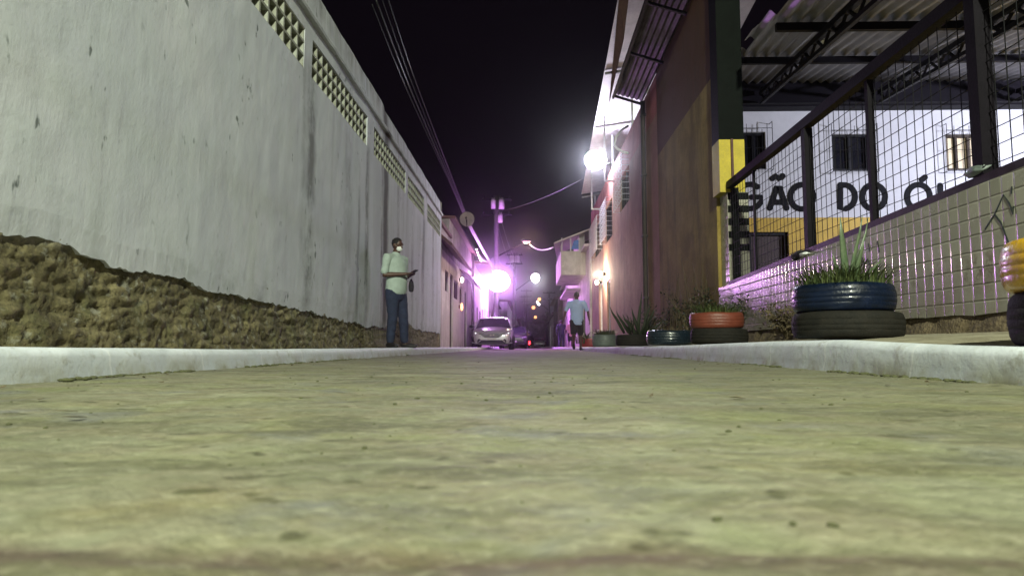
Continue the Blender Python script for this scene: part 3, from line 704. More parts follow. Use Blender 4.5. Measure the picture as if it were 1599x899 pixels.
# terrace posts and roof
bm = bmesh.new()
bm.free()
for y, x in ((15.8, 2.72), (18.2, 2.72), (21.2, 2.3), (22.6, 2.72), (25.6, 2.3), (28.6, 2.72)):
    zt = interp(y, [(15, 8.2), (28.8, 6.45)]); bm = bmesh.new()
    bar(bm, (x+.12, y, 5.85 if x > 2.5 else 5.3), (x+.12, y, zt), .05)
    if x < 2.5: bar(bm, (2.42, y, 5.32), (2.71, y, 5.32), .05)
    obj('terrace_post', bm, M['whitemetal'], pb)
bm = bmesh.new(); NR = 4
for i in range(NR):
    a = 15.2+(28.8-15.2)*i/NR; b = 15.2+(28.8-15.2)*(i+1)/NR-.03
    za, zc = interp(a, [(15, 8.25), (28.8, 6.55)])+.02*i, interp(b, [(15, 8.25), (28.8, 6.55)])+.02*i
    xa, xb = interp(a, [(15, 2.10), (28.8, 2.28)]), interp(b, [(15, 2.10), (28.8, 2.28)])
    quadprism(bm, [(xa, a, za), (xb, b, zc), (5.6, b, zc+.5), (5.6, a, za+.5)], (0, 0, .03))
obj('terrace_roof', bm, M['sheetpink'], pb)
for i in range(NR+1):
    bm = bmesh.new(); a = 15.2+(28.8-15.2)*i/NR; z = interp(a, [(15, 8.18), (28.8, 6.48)]); xa = interp(a, [(15, 2.12), (28.8, 2.30)])
    bar(bm, (xa, a, z), (5.5, a, z+.5), .07)
    obj('roof_beam', bm, M['sheetdark'], pb)
reparent(pb)
bm = bmesh.new(); aa, b2, b3, cc_ = at(974, 0, Y=13.2), at(984, -5, Y=13.2), at(968, 92, Y=17), at(951, 158, Y=19)
quadprism(bm, [at(966, 0, Y=15), at(984, -30, Y=15), at(973, 62, Y=16), at(951, 160, Y=18.5)], (.02, 0, .02))
tag(obj('gutter_sheet', bm, M['rooftile']), 'long dark metal sheet hanging from the outer edge of the terrace roof', 'metal sheet')
# white conduit loop
bm = bmesh.new(); lp = [(981, 197), (972, 202), (962, 214), (959, 226), (963, 232), (972, 237), (980, 239)]
tube(bm, [at(a, b, Y=16.6-.2*(i in (0, 6)))+Vector((0, 0, 0)) for i, (a, b) in enumerate(lp)], [.028]*7, 8, cap=False)
tag(obj('hose_loop', bm, M['cablewhite'], None, True), 'white looped hose sticking out from the salmon wall above the window cages', 'hose')
# white floodlight
fl = empty('floodlight', FLOOD, 0, 'blinding white floodlight under the outer edge of the terrace roof', 'floodlight')
bm = bmesh.new(); box(bm, -.27, .27, .0, .08, -.09, .31, .01); obj('housing', bm, M['steel'], fl).location = (0, .22, 0)
bm = bmesh.new(); bar(bm, (0, .3, .1), (.35, .3, .45), .03); obj('bracket', bm, M['steel'], fl)
bm = bmesh.new(); ell(bm, (0, 0, .1), (.36, .05, .33), 24); obj('lens', bm, emis('lit_flood_lens', (.85, .88, 1), 60), fl).location = (0, .205, 0)  # lens enlarged so the disc also imitates the lamp's blown-out glare
# two little wall lights
for p, lab in ((WL1, 'upper glowing wall light by the doors of the salmon house'), (WL2, 'lower glowing wall light by the doors of the salmon house')):
    t = empty('wall_light', p, 0, lab, 'wall light')
    bm = bmesh.new(); box(bm, .06, .175, -.04, .04, -.06, .06, .01); obj('bracket', bm, M['steel'], t)
    bm = bmesh.new(); ell(bm, (0, 0, 0), (.07, .07, .08), 12); obj('lamp_glass', bm, M['lampwarm'], t, True)

# ---- white house with balcony
wh = empty('balcony_house', (2.6, 38, 0), 0, 'brightly lit white house with a roofed corner balcony jutting out', 'house')
ops = [(31.5, 32.6, .1, 2.3), (35.5, 37.2, .9, 2.1), (41, 42.5, .1, 2.4), (46, 47.5, 1, 2.2)]
wall_open('wall', M['whitehouse'], 'x', 2.62, YD+.02, 52, 0, 4.4, .25, ops, wh)
for q in ops: opening_fill('x', 2.62, q, 1, wh, 'door' if q[2] < .5 else 'window', M['darkdoor'] if q[2] < .5 else None)
bm = bmesh.new(); box(bm, 2.88, 9, YD+.02, 52, 0, 4.39); obj('house_body', bm, M['whitehouse'], wh)
yb = 31.0
L = lambda px, py, y=yb: at(px, py, Y=y)
xl, zf = L(876, 425).x, L(876, 425).z
zr, zp = L(876, 388).z, L(880, 425).z
bm = bmesh.new(); box(bm, xl, 2.61, yb, yb+5.5, zf-.12, zf); obj('balcony_floor', bm, M['whitehouse'], wh)
bm = bmesh.new(); zpt = L(876, 392).z
box(bm, xl, 2.61, yb, yb+.12, zf+.002, zpt); box(bm, xl, xl+.12, yb+.13, yb+5.5, zf+.002, zpt); obj('balcony_parapet', bm, M['whitehouse'], wh)
for x, y in ((xl+.05, yb+.06), (xl+.45, yb+.06), (xl+.85, yb+.06), (xl+.06, yb+1.8), (xl+.06, yb+3.6), (xl+.06, yb+5.4)):
    bm = bmesh.new(); bar(bm, (x, y, zpt), (x, y, L(876, 371).z), .06); obj('balcony_post', bm, M['whitemetal'], wh)
bm = bmesh.new(); zr0 = L(864, 382).z; zr1 = L(921, 355).z
quadprism(bm, [(L(864, 382).x, yb-.6, zr0-.05), (L(876, 366).x, yb+5.6, zr0+.25), (4.2, yb+5.6, zr1+.75), (3.3, yb-.6, zr1)], (0, 0, .06)); obj('balcony_roof', bm, M['sheetpink'], wh)
bm = bmesh.new(); box(bm, L(905, 385).x, 2.6, yb+.3, yb+4, zf+.01, L(905, 362).z); obj('upper_room', bm, M['whitehouse'], wh)
bm = bmesh.new(); box(bm, 1.9, 2.6, 34.0, 40.5, 2.95, 3.05); box(bm, 2.2, 2.6, 42, 47, 3.3, 3.4); obj('ledge', bm, M['whitehouse'], wh)
bm = bmesh.new(); quadprism(bm, [(2.4, YD, 4.40), (2.4, 52, 4.40), (9, 52, 5.3), (9, YD, 5.3)], (0, 0, .1)); obj('roof', bm, M['sheetpink'], wh)
reparent(wh)
bm = bmesh.new(); p0, p1 = L(892, 389, yb+.2), L(905, 374, yb+.2)
quadprism(bm, [p0, Vector((p1.x, p0.y, p0.z)), p1+Vector((0, 0, 0)), Vector((p0.x+.12, p0.y, p1.z-.05))], (0, .03, 0))
tag(obj('tarpaulin', bm, M['bluesheet']), 'bright blue cloth hanging above the parapet of the roofed balcony', 'cloth')
rowhouse(2.35, 1, 54, 64, 3.9, M['greywall'], 'dim grey house beyond the balcony house', doors=((56, 57, 2.3),), wins=((59, 61, 1.1, 2.2),))
rowhouse(2.6, 1, 66, 84, 3.3, M['whitehouse'], 'small pale house far down the right side', doors=((68, 69, 2.3), (75, 78, 2.5)), wins=((71, 73, 1.1, 2.2),))
rowhouse(3.2, 1, 88, 125, 3.7, M['greywall'], 'farthest low house on the right of the street', doors=((93, 94, 2.3),), wins=((97, 99, 1.1, 2.2),))
# hillside closing the street
bm = bmesh.new()
g = [[bm.verts.new((x, 150+j*14, (-1 if j == 0 else 0)+ (5.0+2.0*fb((x, j, 0), .05, 4))*math.sin(min(1.57, j*.5)))) for x in range(-120, 121, 6)] for j in range(5)]
for i in range(4):
    for j in range(40): bm.faces.new([g[i][j], g[i][j+1], g[i+1][j+1], g[i+1][j]])
o = obj('hill', bm, M['earth'], None, True); o['kind'] = 'structure'

# ================================================================== THE COURT
YBW = 12.3
# fence wall of tiles, top slopes slightly down away from the viewer
ZT = lambda y: interp(y, [(-1, 1.30), (3.8, 1.135), (9.1, .985)])
fw = empty('tiled_fence_wall', (XW_R, 5, 0), 0, 'low wall of small cream glazed tiles with dark steel mesh fencing on top', 'fence')
bm = bmesh.new()
prev = None
for y in frange(-1.0, YC+.36, .1):
    t = ZT(y)-.03; zbm = .325+.012*fb((1, y, 0), 3, 4)
    row = [bm.verts.new(c) for c in ((XW_R, y, zbm), (XW_R, y, t), (XW_R+.16, y, t), (XW_R+.16, y, zbm))]
    if prev:
        for k in range(4): bm.faces.new([prev[k], row[k], row[(k+1) % 4], prev[(k+1) % 4]])
    else: bm.faces.new(row)
    prev = row
bm.faces.new(prev); obj('tile_facing', bm, M['tiles'], fw)
bm = bmesh.new(); prev = None
for y in frange(-1.0, YC+.3, .05):
    row = []
    for k in range(9):
        z = .12+.235*k/8; row.append(bm.verts.new((XW_R+.03-.10*max(0, 1-k/7)+.03*fb((y, z, 2), 5, 4), y, z)))
    if prev:
        for k in range(8): bm.faces.new([prev[k], prev[k+1], row[k+1], row[k]])
    prev = row
obj('crumbling_base', bm, M['earth'], fw, True)
def rail(bm, y0, y1, zf_, wd, x=XW_R+.06, h=None):
    n = 24; prev = None; h = h or wd
    for i in range(n+1):
        y = y0+(y1-y0)*i/n; z = zf_(y)
        row = [bm.verts.new(c) for c in ((x-wd/2, y, z-h/2), (x-wd/2, y, z+h/2), (x+wd/2, y, z+h/2), (x+wd/2, y, z-h/2))]
        if prev:
            for k in range(4): bm.faces.new([prev[k], row[k], row[(k+1) % 4], prev[(k+1) % 4]])
        else: bm.faces.new(row)
        prev = row
    bm.faces.new(list(reversed(prev)))
ZTR = lambda y: 2.335
bm = bmesh.new(); rail(bm, -1, YC-.05, lambda y: ZT(y)+.0, .085, h=.055); obj('bottom_rail', bm, M['rail'], fw)
bm = bmesh.new(); rail(bm, -1, YC-.05, ZTR, .075, h=.095); obj('top_rail', bm, M['steel'], fw)
for px, wd in ((1185, .03), (1272, .082), (1375, .05), (1556, .095)):
    y = yx(px, XW_R+.06); bm = bmesh.new(); zt = 2.275
    box(bm, XW_R+.06-wd/2, XW_R+.06+wd/2, y-wd/2, y+wd/2, ZT(y)+.03, zt if px != 1556 else 3.25); obj('post', bm, M['steel'], fw)
for y in (2.6, 1.2, -.4):
    bm = bmesh.new(); box(bm, XW_R+.01, XW_R+.11, y-.05, y+.05, ZT(y)+.03, 2.275); obj('post', bm, M['steel'], fw)
bm = bmesh.new()   # welded mesh
y = -.95
while y < YC-.1:
    box(bm, XW_R+.058, XW_R+.063, y-.002, y+.002, ZT(y)+.03, 2.275); y += .105
for k in range(13):
    z0 = 1.0+.105*k
    ya = -1 if z0 > 1.34 else interp(z0, [(1.0, 8.9), (1.135, 4.2), (1.30, -.5), (1.34, -1)])
    if ya < YC-.2: box(bm, XW_R+.064, XW_R+.069, ya, YC-.1, z0-.002, z0+.002)
obj('wire_mesh', bm, M['wire'], fw)
# marker scribble on the tiles
bm = bmesh.new()
def stroke(pts, r=.007, X=XW_R-.002):
    q = [at(a, b, X=X) for a, b in pts]; tube(bm, q, [(r, .0015)]*len(q), 6, cap=False, ref=(1, 0, 0))
stroke([(1538, 358), (1553, 335), (1567, 304), (1576, 318), (1582, 334), (1583, 322)]); stroke([(1553, 335), (1563, 348), (1578, 388)]); stroke([(1580, 291), (1579, 303)])
stroke([(1346, 402), (1350, 412), (1354, 404), (1359, 414)]); stroke([(1338, 408), (1342, 402), (1345, 410)]); stroke([(1356, 380), (1358, 392)]); stroke([(1370, 376), (1373, 394)])
obj('scribble', bm, M['marker'], fw)
reparent(fw)
# rags and litter on the wall top
def rag(px, py, name, lab, cat, mat, s, X=XW_R+.03):
    p = at(px, py, X=X); bm = bmesh.new()
    bmesh.ops.create_icosphere(bm, subdivisions=3, radius=1)
    for v in bm.verts:
        n_ = 1+.45*fb(v.co+Vector((px, 0, 0)), 1.6, 3); v.co = Vector((v.co.x*s[0], v.co.y*s[1], v.co.z*s[2]))*n_
    o = obj(name, bm, mat, None, True, loc=p); return tag(o, lab, cat)
rag(1250, 399, 'crumpled_bag', 'small crumpled dark bag lodged on top of the tiled wall by the thick post', 'bag', M['blackcloth'], (.06, .16, .05))
rag(1256, 397, 'paper_scrap', 'scrap of white paper on the crumpled bag on the tiled wall', 'paper', M['mask'], (.03, .09, .018), XW_R-.015)
rag(1524, 268, 'grey_rag', 'grey rag lying on the bottom fence rail below the lit window', 'rag', M['greytyre'], (.035, .10, .03))

# corner column: yellow and black above, checkered tiles below
cc = empty('corner_column', (2.72, YC, 0), 0, 'square column painted black above and yellow below at the end of the tiled wall', 'column')
cx0, cx1 = at(1122, 300, Y=YC).x, at(1164, 300, Y=YC).x
zs_ = at(1140, 218, Y=YC).z; zy = at(1140, 300, Y=YC).z
bm = bmesh.new(); cx0 = 2.655; box(bm, cx0, cx1, YC, YC+.355, zs_, 7.6); obj('black_shaft', bm, M['blackpaint'], cc)
bm = bmesh.new(); box(bm, cx0-.003, cx1+.003, YC-.003, YC+.358, zy, zs_-.001); obj('yellow_band', bm, M['yellowcol'], cc)
bm = bmesh.new(); px0 = at(1138, 400, Y=YC).x; px1 = at(1171, 400, Y=YC).x
box(bm, px0, px1, YC, YC+.35, .15, zy-.001); obj('tiled_shaft', bm, M['tiles'], cc)
bm = bmesh.new()
bar(bm, (at(1150, 400, Y=YC-.03).x, YC-.03, .9), (at(1150, 400, Y=YC-.03).x, YC-.03, 2.3), .085)
for k in range(5):
    z = at(1150, 300+20*k+6, Y=YC).z; box(bm, px0+.005, px1+.004-(0 if k % 2 else .0), YC-.006, YC-.0005, z-.05, z+.045)
obj('black_tile_bar', bm, M['blackpaint'], cc)
bm = bmesh.new(); xr = at(1143, 240, Y=YC-.02).x; bar(bm, (xr, YC-.025, zy), (xr, YC-.025, zs_), .03); obj('rusty_strip', bm, M['rooftile'], cc)
reparent(cc)

# back building of the court, with the lettering
cb = empty('court_building', (6, YBW, 0), 0, 'white and yellow building with big black lettering seen through the mesh fence', 'building')
Q = lambda px, py: at(px, py, Y=YBW)
def rect(x0, x1, y0, y1): a, b = Q(x0, y1), Q(x1, y0); return (a.x, b.x, a.z, b.z)
w1, w2, w3 = rect(1161, 1195, 206, 264), rect(1301, 1357, 209, 267), rect(1479, 1533, 209, 266)
dr = rect(1171, 1231, 362, 420); dr = (dr[0], dr[1], .12, dr[3])
zyl = Q(1200, 340).z
wall_open('white_wall', M['whitewall'], 'y', YBW, 2.96, 14, zyl, 5.4, .25, [w1, w2, w3], cb)
wall_open('yellow_wall', M['yellow'], 'y', YBW-.002, 2.96, 14, 0, zyl-.001, .25, [dr], cb)
for q in (w1, w2): opening_fill('y', YBW, q, 1, cb, 'window', frame=M['blackplastic'])
opening_fill('y', YBW, w3, 1, cb, 'window', M['curtainlit'], M['wood'], split=3)
opening_fill('y', YBW-.002, dr, 1, cb, 'door', M['darkdoor'])
bm = bmesh.new(); box(bm, 2.96, 14, YBW+.26, YBW+4, 0, 5.3); obj('house_body', bm, M['whitewall'], cb)
for q in (w1, w2, w3):
    bm = bmesh.new(); a, b, lo, hi = q; yo = YBW-.16
    for x in (a-.07, b+.07):
        bar(bm, (x, yo, lo-.05), (x, yo, hi+.14), .012, seg=6); 
        for z in (lo-.05, hi+.14): bar(bm, (x, yo, z), (x, YBW-.002, z), .012, seg=6)
    for k in range(7):
        x = a-.07+(b-a+.14)*k/6; bar(bm, (x, yo, lo-.05), (x, yo, hi+.1*(k % 2)), .010, seg=6)
    for z in (lo-.05, (lo+hi)/2, hi+.02): bar(bm, (a-.07, yo, z), (b+.07, yo, z), .010, seg=6)
    obj('window_grille', bm, M['wire'], cb)
# letters made of flat strokes with round ends
def flat(bm, pts, wd=.105, closed=False, d=.006):
    y = YBW-.003; n = len(pts)
    def disc(p):
        r = wd/2; vs = [Vector((p[0]+r*math.cos(t*math.pi/8), y, p[1]+r*math.sin(t*math.pi/8))) for t in range(16)]
        return vs
    L_, R_ = [], []
    for i in range(n):
        if closed: a, b = pts[(i-1) % n], pts[(i+1) % n]
        else: a, b = pts[max(0, i-1)], pts[min(n-1, i+1)]
        dx, dz = b[0]-a[0], b[1]-a[1]; l = math.hypot(dx, dz); nx, nz = -dz/l*wd/2, dx/l*wd/2
        L_.append((pts[i][0]+nx, pts[i][1]+nz)); R_.append((pts[i][0]-nx, pts[i][1]-nz))
    for i in range(n if closed else n-1):
        j = (i+1) % n; quadprism(bm, [(L_[i][0], y, L_[i][1]), (R_[i][0], y, R_[i][1]), (R_[j][0], y, R_[j][1]), (L_[j][0], y, L_[j][1])], (0, -d, 0))
    if not closed:
        for q, dd in ((pts[0], .0007), (pts[-1], .0014)):
            vs = [v+Vector((0, -dd, 0)) for v in disc(q)]; quadprism(bm, vs, (0, -d, 0))
def seg_(px): return [(Q(a, b).x, Q(a, b).z) for a, b in px]
def arc(cx, cy, rx_, ry_, a0, a1, n=18): return [(cx+rx_*math.cos(R(a0+(a1-a0)*i/n)), cy-ry_*math.sin(R(a0+(a1-a0)*i/n))) for i in range(n+1)]
def letter(*strokes, lab=None):
    bm = bmesh.new()
    for s, c in strokes: flat(bm, seg_(s), closed=c)
    return obj('painted_letter', bm, M['letter'], cb)
letter((arc(1171, 307, 19, 19, 52, 330)+[(1188, 308), (1174, 308)], False))
letter(([(1202, 325), (1213, 292), (1217, 292), (1228, 325)], False), ([(1207, 316), (1223, 316)], False), ([(1206, 279), (1211, 275), (1216, 279), (1221, 277), (1222, 275)], False))
letter((arc(1252, 307.5, 18, 19, 0, 340, 26), True))
letter(([(1312, 289), (1312, 326), (1320, 326)]+arc(1318, 307.5, 17, 18.5, -80, 80, 12)+[(1313, 289)], False))
letter((arc(1364, 307.5, 18, 19, 0, 340, 26), True))
letter((arc(1434, 307.5, 18, 19, 0, 340, 26), True), ([(1439, 281), (1444, 277)], False))
letter(([(1468, 290), (1468, 326), (1484, 326)], False))
reparent(cb)
# dark table and bench inside
tb = empty('court_table', (at(1285, 370, Y=8.2).x, 8.2, .2), 0, 'dark low-roofed kiosk counter inside the court behind the thick fence post', 'counter')
bm = bmesh.new(); box(bm, -.45, .55, 0, .8, .90, .98); obj('counter_top', bm, M['wood'], tb)
bm = bmesh.new(); box(bm, -.38, .48, .06, .74, 0, .899); obj('counter_body', bm, M['darkdoor'], tb)

# court floor and roof
sheet('court_floor', M['walk'], frange(XW_R+.17, 14, .8), frange(-1, 12.3, .8), lambda x, y: .17)
cr = empty('court_roof', (7, 9, 0), 0, 'large dark corrugated metal roof on lattice trusses over the fenced court', 'roof')
ZR = lambda y: 4.86-(12.25-y)*.2
bm = bmesh.new(); pitch = .16; nx_ = int((13-2.6)/pitch*6)
rows = []
for y in (4.6, 7.0, 9.72):
    rows.append([(2.60+i*pitch/6, y) for i in range(nx_+1)])
def corr(x, y): 
    s = x-.14*(y-9); return .034*math.cos(2*math.pi*s/pitch)
for (ya, yb2, off) in ((4.6, 9.9, 0), (9.72, 12.25, .03)):
    ys = frange(ya, yb2, .6); prev = None
    for y in ys:
        row = [bm.verts.new((2.0+.14*(y-9)+i*pitch/6, y, ZR(y)+off+.03*math.cos(math.pi*i/3))) for i in range(int((13.5-2.0)/pitch*6))]
        if prev:
            for k in range(len(row)-1):
                if min(prev[k].co.x, row[k].co.x) > (2.75 if y < 9.3 else 2.96): bm.faces.new([prev[k], row[k], row[k+1], prev[k+1]])
        prev = row
bmesh.ops.delete(bm, geom=[v for v in bm.verts if not v.link_faces], context='VERTS')
obj('corrugated_sheets', bm, M['sheet'], cr, True)
bm = bmesh.new()
for y in (6.1, 7.9, 9.7): box(bm, 2.95, 13.4, y-.03, y+.03, ZR(y)-.13, ZR(y)-.035)
obj('purlin', bm, M['steel'], cr)
bm = bmesh.new(); zb0, zb1 = at(1300, 165, Y=12.0).z, at(1300, 120, Y=12.0).z
box(bm, 2.95, 13.4, 11.9, 12.02, zb0+.02, zb0+.16); box(bm, 2.95, 13.4, 11.93, 11.99, zb0+.16, zb1-.06); box(bm, 2.95, 13.4, 11.9, 12.02, zb1-.06, zb1)
box(bm, 2.97, 13.38, 12.03, 12.28, zb0, ZR(12.2)-.05)
obj('end_beam', bm, M['steel'], cr)
for X, dr_ in ((4.13, .165), (6.2, .24), (8.6, .3)):
    bm = bmesh.new(); ya, yb2 = 5.0, 11.85
    TX = lambda y: X-dr_*(11.85-y)
    TZ = lambda y: ZR(y)-.19
    bar(bm, (TX(ya), ya, TZ(ya)), (TX(yb2), yb2, TZ(yb2)), .07); bar(bm, (TX(ya), ya, TZ(ya)-.17), (TX(yb2), yb2, TZ(yb2)-.17), .05)
    n = 22
    for i in range(n):
        y = ya+(yb2-ya)*i/n; y2 = ya+(yb2-ya)*(i+1)/n
        bar(bm, (TX(y), y, TZ(y)-(.17 if i % 2 else 0)), (TX(y2), y2, TZ(y2)-(0 if i % 2 else .17)), .028)
    obj('lattice_truss', bm, M['steel'], cr)
reparent(cr)
bm = bmesh.new(); p = at(1285, 65, Y=8.2); box(bm, -.10, .10, -.05, .05, -.012, .012, .004)
tag(obj('ceiling_lamp_unlit', bm, M['mask'], None, loc=p), 'small pale unlit lamp plate fixed beside the first roof truss', 'lamp')

# ================================================================== TYRE PLANTERS
def tyre_mesh(Ro, H, seed, groove=True):
    bm = bmesh.new(); ri = Ro*.58
    prof = [(ri, H*.16), (ri+.02, H*.05), (ri+.06, .0), (Ro*.86, .0), (Ro*.93, H*.03), (Ro*.965, H*.10), (Ro*.985, H*.20),
            (Ro*.996, H*.30), (Ro*.992, H*.315), (Ro, H*.33), (Ro*1.003, H*.47), (Ro*.995, H*.49), (Ro*1.003, H*.51), (Ro, H*.67), (Ro*.992, H*.685), (Ro*.996, H*.70),
            (Ro*.985, H*.80), (Ro*.965, H*.90), (Ro*.93, H*.97), (Ro*.86, H), (ri+.06, H), (ri+.02, H*.95), (ri, H*.84)]
    lathe(bm, prof, seg=72)
    for v in bm.verts:
        r = math.hypot(v.co.x, v.co.y); th = math.atan2(v.co.y, v.co.x)
        k = 1+.018*N((math.cos(th)*1.3, math.sin(th)*1.3, seed))
        if r > Ro*.97: k -= .006*(int((th+math.pi)/(2*math.pi)*72) % 2)
        v.co.x *= k; v.co.y *= k; v.co.z += .008*N((math.cos(th), math.sin(th), seed+5))*(v.co.z/H)
    return bm
def tyre(px, Y, dia, z, H, mat, lab, X=None, tilt=0):
    x = at(px, 541, Y=Y).x if X is None else X
    o = obj('tyre_planter', tyre_mesh(dia/2, H, px), mat, None, True, loc=(x, Y, z), rz=random.random()*6)
    o.rotation_euler[1] = R(tilt)
    return tag(o, lab, 'tyre', 'tyre planters along the right pavement')
def zs(y): return ZKR(y)+.012
tyre(1324, 4.35, .645, zs(4.35), .165, M['rubber'], 'unpainted black tyre under the large dark blue tyre planter')
tyre(1319, 4.35, .60, zs(4.35)+.163, .172, M['bluetyre'], 'large dark blue tyre with spiky plants, stacked in front of the tiled wall')
tyre(1123, 7.8, .63, zs(7.8), .18, M['rubber'], 'black tyre under the brick-orange tyre planter', tilt=-2)
tyre(1120, 7.8, .60, zs(7.8)+.18, .18, M['orangetyre'], 'brick-orange painted tyre full of grass, on a black tyre', tilt=-1)
tyre(1046, 9.4, .62, zs(9.4), .20, M['navytyre'], 'single dark teal tyre lying beside the orange stack, brown building behind')
tyre(0, 2.33, .64, zs(2.33)-.012, .19, M['rubber'], 'black tyre under the yellow tyre at the right picture edge', X=1.995)
tyre(0, 2.33, .62, zs(2.33)+.176, .18, M['yellowtyre'], 'glossy yellow painted tyre on a black tyre at the right picture edge', X=1.965)
tyre(988, 12.3, .60, zs(12.3), .20, M['rubber'], 'black tyre holding dark spiky leaves, next beyond the dark teal tyre')
tyre(944, 17.5, .62, zs(17.5), .30, M['greytyre'], 'grey-green tyre with a bush, near the walking man')
tyre(922, 21.5, .60, zs(21.5), .26, M['redtyre'], 'farthest tyre planter, painted dull red')
def blades(name, loc, n, hgt, spread, wd, mat, lab, cat, curl=.5, rad=.1, soil=None, seed=1, kind=None, parent=None):
    rnd = random.Random(seed); bm = bmesh.new()
    for i in range(n):
        a = rnd.random()*2*math.pi; r = rad*math.sqrt(rnd.random()); h = hgt*(.45+.55*rnd.random()); sp = spread*(.25+.9*rnd.random())
        b0 = Vector((r*math.cos(a), r*math.sin(a), 0)); a2 = a+rnd.uniform(-.9, .9); d = Vector((math.cos(a2), math.sin(a2), 0)); s = Vector((-d.y, d.x, 0))
        w_ = wd*(.7+.6*rnd.random()); prev = None; K = 6
        for k in range(K+1):
            t = k/K; p = b0+d*sp*(t**(1.3+curl))+Vector((0, 0, h*(t-curl*.45*t*t*t)))
            q = w_*(1-t)**.7*(.75+.5*t*(1-t)*2); fold = Vector((0, 0, 0))-d*q*.5
            row = [bm.verts.new(p-s*q), bm.verts.new(p+fold), bm.verts.new(p+s*q)]
            if prev:
                for m in (0, 1): bm.faces.new([prev[m], prev[m+1], row[m+1], row[m]])
            prev = row
    o = obj(name, bm, mat, parent, True, loc=loc)
    if parent is None: tag(o, lab, cat)
    if soil:
        b2 = bmesh.new(); bmesh.ops.create_circle(b2, cap_ends=True, segments=24, radius=soil)
        g2 = bmesh.ops.subdivide_edges(b2, edges=b2.edges, cuts=1); s_ = obj('soil', b2, M['soil'], o, loc=(0, 0, -.02))
    return o
def on(px, Y, z, X=None): return (at(px, 541, Y=Y).x if X is None else X, Y, z)
zt = zs(4.35)+.31
blades('grass_tuft', on(1319, 4.35, zt), 620, .25, .20, .0045, M['leaf'], 'unruly tuft of short green grass in the dark blue tyre', 'plant', .9, .27, .26, 3)
# agave leaves, thick
def agave(px, Y, z, leaves, lab, name='agave', mat='agave'):
    bm = bmesh.new()
    for (x0, y0, x1, y1, wpx) in leaves:
        a = at(x0, y0, Y=Y+random.uniform(-.04, .04)); b = at(x1, y1, Y=Y+random.uniform(-.08, .08)); wd = wpx*Y/F/2
        mid = a.lerp(b, .45)+Vector((0, 0, .0)); pts = [a, a.lerp(b, .25), mid, a.lerp(b, .75)+Vector(((b.x-a.x)*.06, 0, 0)), b]
        tube(bm, pts, [(wd*.7, wd*.3), (wd, wd*.35), (wd*.9, wd*.3), (wd*.55, wd*.2), (wd*.06, wd*.05)], 8, cap=False, ref=(0, -1, 0))
    return tag(obj(name, bm, M[mat], None, True), lab, 'plant')
agave(1319, 4.35, zt, [(1322, 442, 1312, 338, 12), (1326, 442, 1347, 335, 7), (1330, 445, 1356, 338, 6), (1333, 440, 1350, 372, 8), (1316, 445, 1300, 395, 7), (1336, 446, 1378, 402, 7), (1311, 448, 1296, 418, 5)],
      'spiky upright agave growing from the dark blue tyre')
blades('grass_tuft', on(1120, 7.8, zs(7.8)+.32), 300, .26, .2, .006, M['leaf'], 'leaning tuft of green grass in the brick-orange tyre', 'plant', .8, .25, .25, 5)
blades('grass_tuft', on(1046, 9.4, zs(9.4)+.13), 90, .22, .15, .005, M['dry'], 'dry brown grass in the single dark teal tyre', 'plant', .8, .2, .24, 6)
blades('leafy_plant', on(1000, 12.3, zs(12.3)+.14), 70, .62, .40, .016, M['snake'], 'dark fan of sword-shaped leaves in the black tyre beyond the dark teal one', 'plant', .5, .2, .24, 8)
agave(985, 12.3, 0, [(975, 520, 952, 478, 5), (982, 520, 962, 485, 5), (995, 522, 1002, 455, 5), (990, 520, 972, 490, 4), (1005, 522, 1022, 480, 5), (1010, 522, 1035, 500, 4), (998, 522, 986, 480, 5), (1002, 522, 1016, 470, 4)],
      'tall dark snake plant in front of the salmon wall', 'snake_plant', 'snake')
blades('bush', on(944, 17.5, zs(17.5)+.22), 260, .38, .34, .012, M['leaf'], 'low bush in the grey-green tyre', 'plant', .9, .25, .25, 9)
blades('bush', on(912, 21.5, zs(21.5)+.1), 120, .55, .3, .012, M['leaf'], 'yellow-green bush by the kerb just right of the walking man', 'plant', .6, .25, None, 10)
# bushes against the brown wall
def shrub(px, Y, X, h, rad, n, lab, seed, mat='snake', z=None):
    rnd = random.Random(seed); z = zs(Y)+.05 if z is None else z
    r = empty('shrub', (X, Y, z), 0, lab, 'plant'); bm = bmesh.new(); bl = bmesh.new()
    for i in range(16):
        a = rnd.random()*6.28; p = [Vector((0, 0, 0)), Vector((math.cos(a)*rad*.35, math.sin(a)*rad*.35, h*.5)), Vector((math.cos(a)*rad*rnd.uniform(.5, 1), math.sin(a)*rad*rnd.uniform(.5, 1), h*rnd.uniform(.6, 1.0)))]
        tube(bm, p, [.009, .006, .003], 5, cap=False)
        for k in range(n):
            t = .25+.75*rnd.random(); q = p[0].lerp(p[1], t*2) if t < .5 else p[1].lerp(p[2], t*2-1)
            q = q+Vector((rnd.gauss(0, .05), rnd.gauss(0, .05), rnd.gauss(0, .05))); d = Vector((rnd.gauss(0, 1), rnd.gauss(0, 1), rnd.gauss(0, .7))).normalized(); s = d.cross(Vector((rnd.gauss(0, 1), 0, 1))).normalized(); L_ = rnd.uniform(.03, .07)
            bl.faces.new([bl.verts.new(v) for v in (q, q+d*L_*.5+s*L_*.22, q+d*L_, q+d*L_*.5-s*L_*.22)])
    obj('stems', bm, M['dry'], r); obj('foliage', bl, M[mat], r)
shrub(1085, 8.6, 2.5, .62, .42, 55, 'dark bushy shrub behind the orange tyre against the brown wall', 21)
shrub(1060, 10.4, 2.45, .85, .45, 50, 'taller dark shrub at the foot of the olive-brown wall', 22)
shrub(1020, 12.9, 2.45, .75, .4, 45, 'straggly shrub by the foot of the dark downpipe', 23)
shrub(1200, 6.9, 2.58, .32, .3, 45, 'low brown weed bush growing out at the foot of the tiled wall', 24, 'dry')
